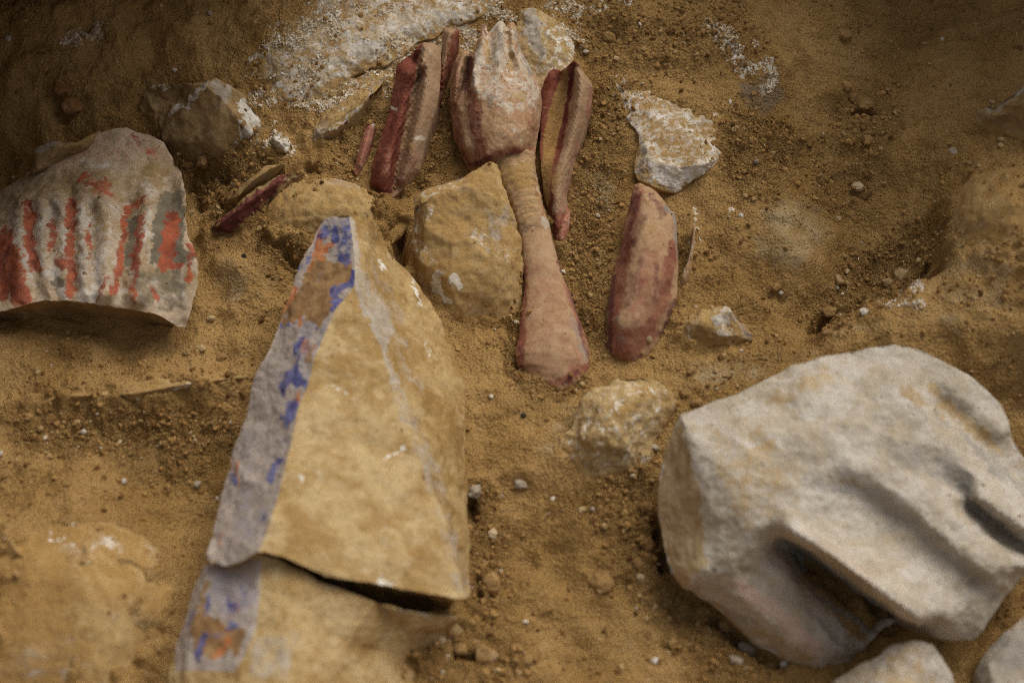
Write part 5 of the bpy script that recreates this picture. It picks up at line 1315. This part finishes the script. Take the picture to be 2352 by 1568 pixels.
GRP = {'c': ('soil_clod', 'clod', 'lumps of soil in the dig'), 'p': ('pebble', 'pebble', 'loose pebbles on the soil'), 'f': ('stone_chip', 'stone chip', 'small stone chips on the soil')}
PEB = [
    ('c', 140, 205, 52, .7, 1, 'red_clod', 'upper of two squarish reddish clods in the dark upper left corner'),
    ('c', 168, 245, 60, .6, 1, 'red_clod', 'lower of two squarish reddish clods in the dark upper left corner'),
    ('c', 206, 222, 22, .7, .7, 'red_clod', 'small reddish clod right beside the two squarish ones'),
    ('p', 482, 32, 16, .8, .4, 'grey_chip', 'round grey pebble on dark soil near the top edge'),
    ('p', 18, 90, 20, .7, .4, 'grey_chip', 'grey pebble in the dark soil of the upper left corner'),
    ('c', 470, 372, 44, .7, 1, 'clod', 'dark angular clod at the foot of the white-ridged stone'),
    ('c', 435, 380, 26, .7, 1, 'clod', 'small clod left of the angular one under the white-ridged stone'),
    ('c', 515, 395, 34, .6, .8, 'clod', 'loose clod right of the angular one under the white-ridged stone'),
    ('p', 440, 488, 13, .7, .6, 'pale_chip', 'pale pebble close to the right rim of the red-striped fragment'),
    ('f', 560, 590, 17, .6, 1, 'dark_chip', 'black charcoal bit on pale soil between striped fragment and blue stone'),
    ('p', 484, 733, 20, .8, .5, 'pale_chip', 'pale round pebble on soil right of the red-striped fragment'),
    ('c', 428, 812, 24, .6, .7, 'clod', 'small clod below the pale pebble, left of the blue stone'),
    ('c', 462, 800, 24, .5, .9, 'pale_chip', 'pale flattish crumb beside the small clod left of the blue stone'),
    ('c', 508, 822, 30, .5, .9, 'clod', 'broad flat clod just left of the blue-painted stone edge'),
    ('p', 192, 992, 16, .8, .4, 'white_chip', 'white pebble on the crumbly soil under the long low stone edge'),
    ('p', 284, 1105, 14, .9, .4, 'white_chip', 'bright white pebble above the wide lower left boulder'),
    ('p', 453, 1112, 16, .9, .3, 'grey_chip', 'round grey pebble left of the blue-painted face'),
    ('f', 448, 1010, 14, .6, .8, 'pale_chip', 'pinkish pale chip on crumbly soil left of the blue stone'),
    ('p', 380, 1018, 17, .8, .4, 'clod', 'brown pebble in the crumbly strip left of the blue stone'),
    ('p', 275, 1015, 13, .8, .5, 'pale_chip', 'tan pebble in the crumbly strip below the long stone edge'),
    ('c', 65, 960, 26, .6, .8, 'clod', 'yellowish clod at the left end of the crumbly strip'),
    ('c', 92, 985, 18, .7, .8, 'clod', 'smaller yellowish clod near the left end of the crumbly strip'),
    ('c', 1090, 1132, 44, .8, 1, 'grey_chip', 'pointed grey-tan stone touching the right side of the blue-painted stone'),
    ('p', 1131, 1228, 30, .7, .5, 'pale_chip', 'pale flat pebble right of the blue-painted stone'),
    ('p', 1196, 1112, 26, .6, .7, 'grey_chip', 'grey crumb on soil between the blue stone and knobbly yellow stone'),
    ('c', 1128, 1345, 56, .7, .9, 'clod', 'big yellowish clod right of the end of the dark crack'),
    ('c', 1120, 1508, 66, .7, .5, 'clod', 'largest rounded yellow clod at the bottom edge'),
    ('c', 1055, 1490, 44, .6, .9, 'clod', 'dark angular clod at the right foot of the lower blue piece'),
    ('p', 1010, 1470, 30, .5, .7, 'pale_chip', 'pale flat crumb on the lower blue piece near the clods'),
    ('c', 1210, 1520, 40, .5, .7, 'clod', 'flat clod right of the largest rounded yellow clod'),
    ('p', 1337, 1172, 24, .8, .6, 'pale_chip', 'pale pebble below the knobbly yellow stone'),
    ('p', 1270, 1146, 13, .8, .5, 'white_chip', 'white pebble on soil below and left of the knobbly stone'),
    ('c', 1486, 1165, 40, .7, .9, 'clod', 'flat tan clod against the left side of the grooved pale stone'),
    ('c', 1500, 1205, 34, .7, .9, 'clod', 'brown clod second from the top against the grooved pale stone'),
    ('c', 1488, 1250, 38, .8, .9, 'clod', 'clod third from the top against the grooved pale stone'),
    ('c', 1465, 1290, 36, .7, .9, 'clod', 'clod lowest in the row against the grooved pale stone'),
    ('p', 1503, 1030, 26, .8, .6, 'grey_chip', 'grey-brown pebble between knobbly stone and grooved pale stone'),
    ('p', 1470, 1325, 22, .6, .6, 'pale_chip', 'pale chip on soil below the row of clods'),
    ('c', 1385, 1340, 60, .35, .8, 'clod', 'low wide clod in the soil below the knobbly yellow stone'),
    ('p', 1712, 1492, 52, .9, .6, 'grey_chip', 'larger grey stone beneath the low groove-edge of the pale stone'),
    ('p', 1690, 1518, 36, .8, .7, 'grey_chip', 'smaller grey stone leaning on the larger one at the bottom'),
    ('c', 1660, 1440, 38, .8, 1, 'clod', 'sharp brown clod under the lowest edge of the pale stone'),
    ('p', 1802, 1525, 22, .9, .4, 'white_chip', 'white pebble by the lower tip of the grooved pale stone'),
    ('c', 1770, 1530, 40, .7, .7, 'clod', 'rounded clod left of the white pebble at the bottom'),
    ('p', 1507, 1517, 22, .7, .6, 'white_chip', 'whitish crumb on the bottom soil below the grooved stone'),
    ('c', 1545, 1475, 30, .5, .8, 'clod', 'yellowish clod on the bottom soil left of the grey stones'),
    ('c', 1490, 780, 19, .9, .6, 'pale_chip', 'yellow crumb lying on the curved pinkish carved piece'),
    ('f', 1203, 954, 15, .5, 1, 'dark_chip', 'black charcoal crumb below the flared sleeve'),
    ('f', 1128, 911, 13, .7, .8, 'white_chip', 'white chip between blue stone and flared sleeve'),
    ('f', 1346, 118, 17, .6, 1, 'white_chip', 'white angular chip right of the finger tips'),
    ('c', 1398, 88, 34, .7, .6, 'clod', 'rounded brown clod near the top edge right of the hands'),
    ('c', 1940, 82, 34, .6, .6, 'clod', 'shaded clod near the top edge on the upper right slope'),
    ('c', 1945, 202, 30, .8, .6, 'clod', 'upper clod of the pair on the upper right slope'),
    ('c', 1958, 226, 28, .8, .6, 'clod', 'middle clod of the trio on the upper right slope'),
    ('c', 1988, 240, 38, .6, .8, 'clod', 'long lower clod of the trio on the upper right slope'),
    ('c', 1992, 325, 36, .6, .9, 'clod', 'brown clod on the slope above the dusty right boulder'),
    ('f', 1926, 503, 23, .5, 1, 'pale_chip', 'pale flake on the slope right of the white-crusted stone'),
    ('c', 1968, 428, 30, .4, .6, 'pale_chip', 'tan crumb on the slope above the pale flake'),
    ('p', 1737, 372, 13, .8, .3, 'grey_chip', 'small grey pebble just right of the white-crusted stone'),
    ('f', 1702, 495, 13, .6, .8, 'white_chip', 'white speck on dusty soil below the white-crusted stone'),
    ('f', 1986, 716, 24, .4, 1, 'white_chip', 'white flake at the brink of the crevice on the right'),
    ('p', 2068, 632, 38, .7, .6, 'pale_chip', 'pale crumbly stone inside the crevice on the right'),
    ('p', 2040, 650, 32, .7, .7, 'pale_chip', 'tan crumbly stone left of the pale one in the crevice'),
    ('c', 1925, 645, 32, .7, .8, 'clod', 'clod at the upper rim of the crevice'),
    ('p', 1922, 662, 15, .7, .8, 'white_chip', 'whitish chip beside the clod at the crevice rim'),
    ('c', 1905, 718, 34, .7, .8, 'clod', 'clod near the lower end of the crevice'),
    ('p', 1945, 625, 16, .6, .9, 'pale_chip', 'small pale chip above the clod at the crevice rim'),
    ('p', 2110, 600, 22, .7, .7, 'pale_chip', 'pale pebble at the upper end of the crevice'),
    ('c', 1782, 660, 28, .7, .8, 'clod', 'dark clod on the dusty slope left of the crevice'),
    ('p', 1794, 672, 14, .6, .8, 'white_chip', 'white chip touching the dark clod left of the crevice'),
    ('p', 2278, 236, 14, .8, .4, 'pale_chip', 'pale round pebble in the shaded upper right slope'),
    ('p', 2300, 322, 16, .6, .7, 'pale_chip', 'pale chip under the shaded upper right boulder'),
    ('p', 2190, 350, 26, .5, .6, 'grey_chip', 'greyish crumb on the slope left of the right-hand boulders'),
    ('c', 1588, 852, 26, .7, .6, 'clod', 'round clod below the small pale half-buried block'),
    ('c', 1600, 925, 30, .6, .7, 'clod', 'yellow clod just above the rim of the grooved pale stone'),
    ('c', 1570, 905, 26, .7, .7, 'clod', 'clod between the knobbly stone and the grooved pale stone'),
    ('p', 1320, 690, 12, .8, .5, 'red_clod', 'tiny dark pebble in the sand right of the sleeve'),
    ('c', 736, 392, 18, .7, .5, 'clod', 'round crumb in the sand left of the pinkish red sliver'),
    ('f', 774, 377, 11, .7, .8, 'pale_chip', 'pale chip in the sand near the pinkish red sliver'),
]
for k, (g, a, b, wd, fl, ang, mt, lb) in enumerate(PEB):
    nm, ct, gr = GRP[g]
    pebble(nm, a, b, wd, fl, ang, M[mt], lb, ct, gr, 100 + k)

# ================================================================== loose crumbs and sand grains (nobody could count them)
VARS = []
for k in range(10):
    lr = np.random.default_rng(500 + k)
    VARS.append(IV * (1 + lr.uniform(-.45, .35, (12, 1))) * np.array([1, lr.uniform(.65, 1), lr.uniform(.5, .9)]))
VARS = np.array(VARS)
OCT = np.array([(1, 0, 0), (-1, 0, 0), (0, 1, 0), (0, -1, 0), (0, 0, 1), (0, 0, -1)], float)
OCF = np.array([(0, 2, 4), (2, 1, 4), (1, 3, 4), (3, 0, 4), (2, 0, 5), (1, 2, 5), (3, 1, 5), (0, 3, 5)])


def scatter(name, label, n, dens, size, verts, faces, on_obj, sink, mat='grain'):
    """drop n grains where dens(px, py, P) allows, sizes from size(rand), resting on whatever lies below"""
    want, xs, ys = n, [], []
    tries = 0
    while want > 0 and tries < 40:
        tries += 1
        x = rng.uniform(-.66, .66, 60000)
        y = rng.uniform(-.39, .55, 60000)
        z = G(x, y)
        Pn = np.stack([x, y, z], -1)
        px, py = proj(Pn)
        k = rng.uniform(size=60000) < dens(px, py, Pn)
        k &= (px > -40) & (px < 2392) & (py > -60) & (py < 1640)
        xs.append(x[k][:want])
        ys.append(y[k][:want])
        want -= len(xs[-1])
    x, y = np.concatenate(xs), np.concatenate(ys)
    z = np.empty(len(x))
    keep = np.ones(len(x), bool)
    for i in range(len(x)):
        z[i], hit = top_at(x[i], y[i])
        low = z[i] - float(G(x[i], y[i])) < .010
        if hit and rng.uniform() > (.55 if low else on_obj):
            keep[i] = False
    x, y, z = x[keep], y[keep], z[keep]
    m = len(x)
    s = size(rng.uniform(size=m))
    base = verts[rng.integers(0, len(verts), m)]
    q = rng.normal(size=(m, 4))
    q /= np.linalg.norm(q, axis=1)[:, None]
    a, b, c, d = q.T
    Rm = np.stack([1 - 2 * (c * c + d * d), 2 * (b * c - a * d), 2 * (b * d + a * c), 2 * (b * c + a * d), 1 - 2 * (b * b + d * d), 2 * (c * d - a * b), 2 * (b * d - a * c), 2 * (c * d + a * b), 1 - 2 * (b * b + c * c)], -1).reshape(-1, 3, 3)
    V = np.einsum('nij,nkj->nki', Rm, base) * s[:, None, None] + np.stack([x, y, z + s * sink], -1)[:, None]
    nv = verts.shape[1]
    Fc = (faces[None] + (np.arange(m) * nv)[:, None, None]).reshape(-1, 3)
    tone = np.repeat(rng.uniform(size=m), nv)
    o = link(name, make_mesh(name, V.reshape(-1, 3), Fc, {'tone': tone}, M[mat], smooth=False))
    tag(o, label, None, None, 'stuff')
    return o


def d_crumb(px, py, Pn):
    return np.clip(.10 + .9 * mask(px, py, LOOSE) + .35 * fbm(Pn, 12, 2, .5, 60), .01, 1) * np.clip(.35 + .8 * (fbm(Pn, 45, 2, .5, 61) + .3), 0, 1)


def d_sand(px, py, Pn):
    return np.clip(.35 + .65 * mask(px, py, LOOSE) + .5 * fbm(Pn, 20, 2, .5, 62), .03, 1) * (1 - .93 * mask(px, py, LIME[:1] + PALE[1:3]))


scatter('soil_crumbs', 'small crumbs of dry soil strewn over the dig floor', 21000, d_crumb, lambda u: .0007 + .0026 * u ** 7.0 + .0006 * u, VARS, IF, .015, .15)
octs = np.array([OCT * np.random.default_rng(900 + k).uniform(.6, 1.1, (6, 1)) for k in range(6)])
scatter('sand_grains', 'fine sand grains scattered over soil and fragments', 68000, d_sand, lambda u: .00040 + .0008 * u ** 2.5, octs, OCF, .05, .3)


def d_lime(px, py, Pn):
    wx_, wy_ = 30 * fbm(Pn, 26, 2, .6, 71), 30 * fbm(Pn, 26, 2, .6, 72)
    return np.clip(mask(px + wx_, py + wy_, LIME) * (fbm(Pn, 42, 3, .6, 63) * 2.2 + .15), 0, 1)


scatter('lime_crumbs', 'whitish lime mortar crumbs crusted on the soil', 11000, d_lime, lambda u: .0005 + .0020 * u ** 4, VARS * np.array([1, 1, .6]), IF, .05, .1, 'lime_grain')
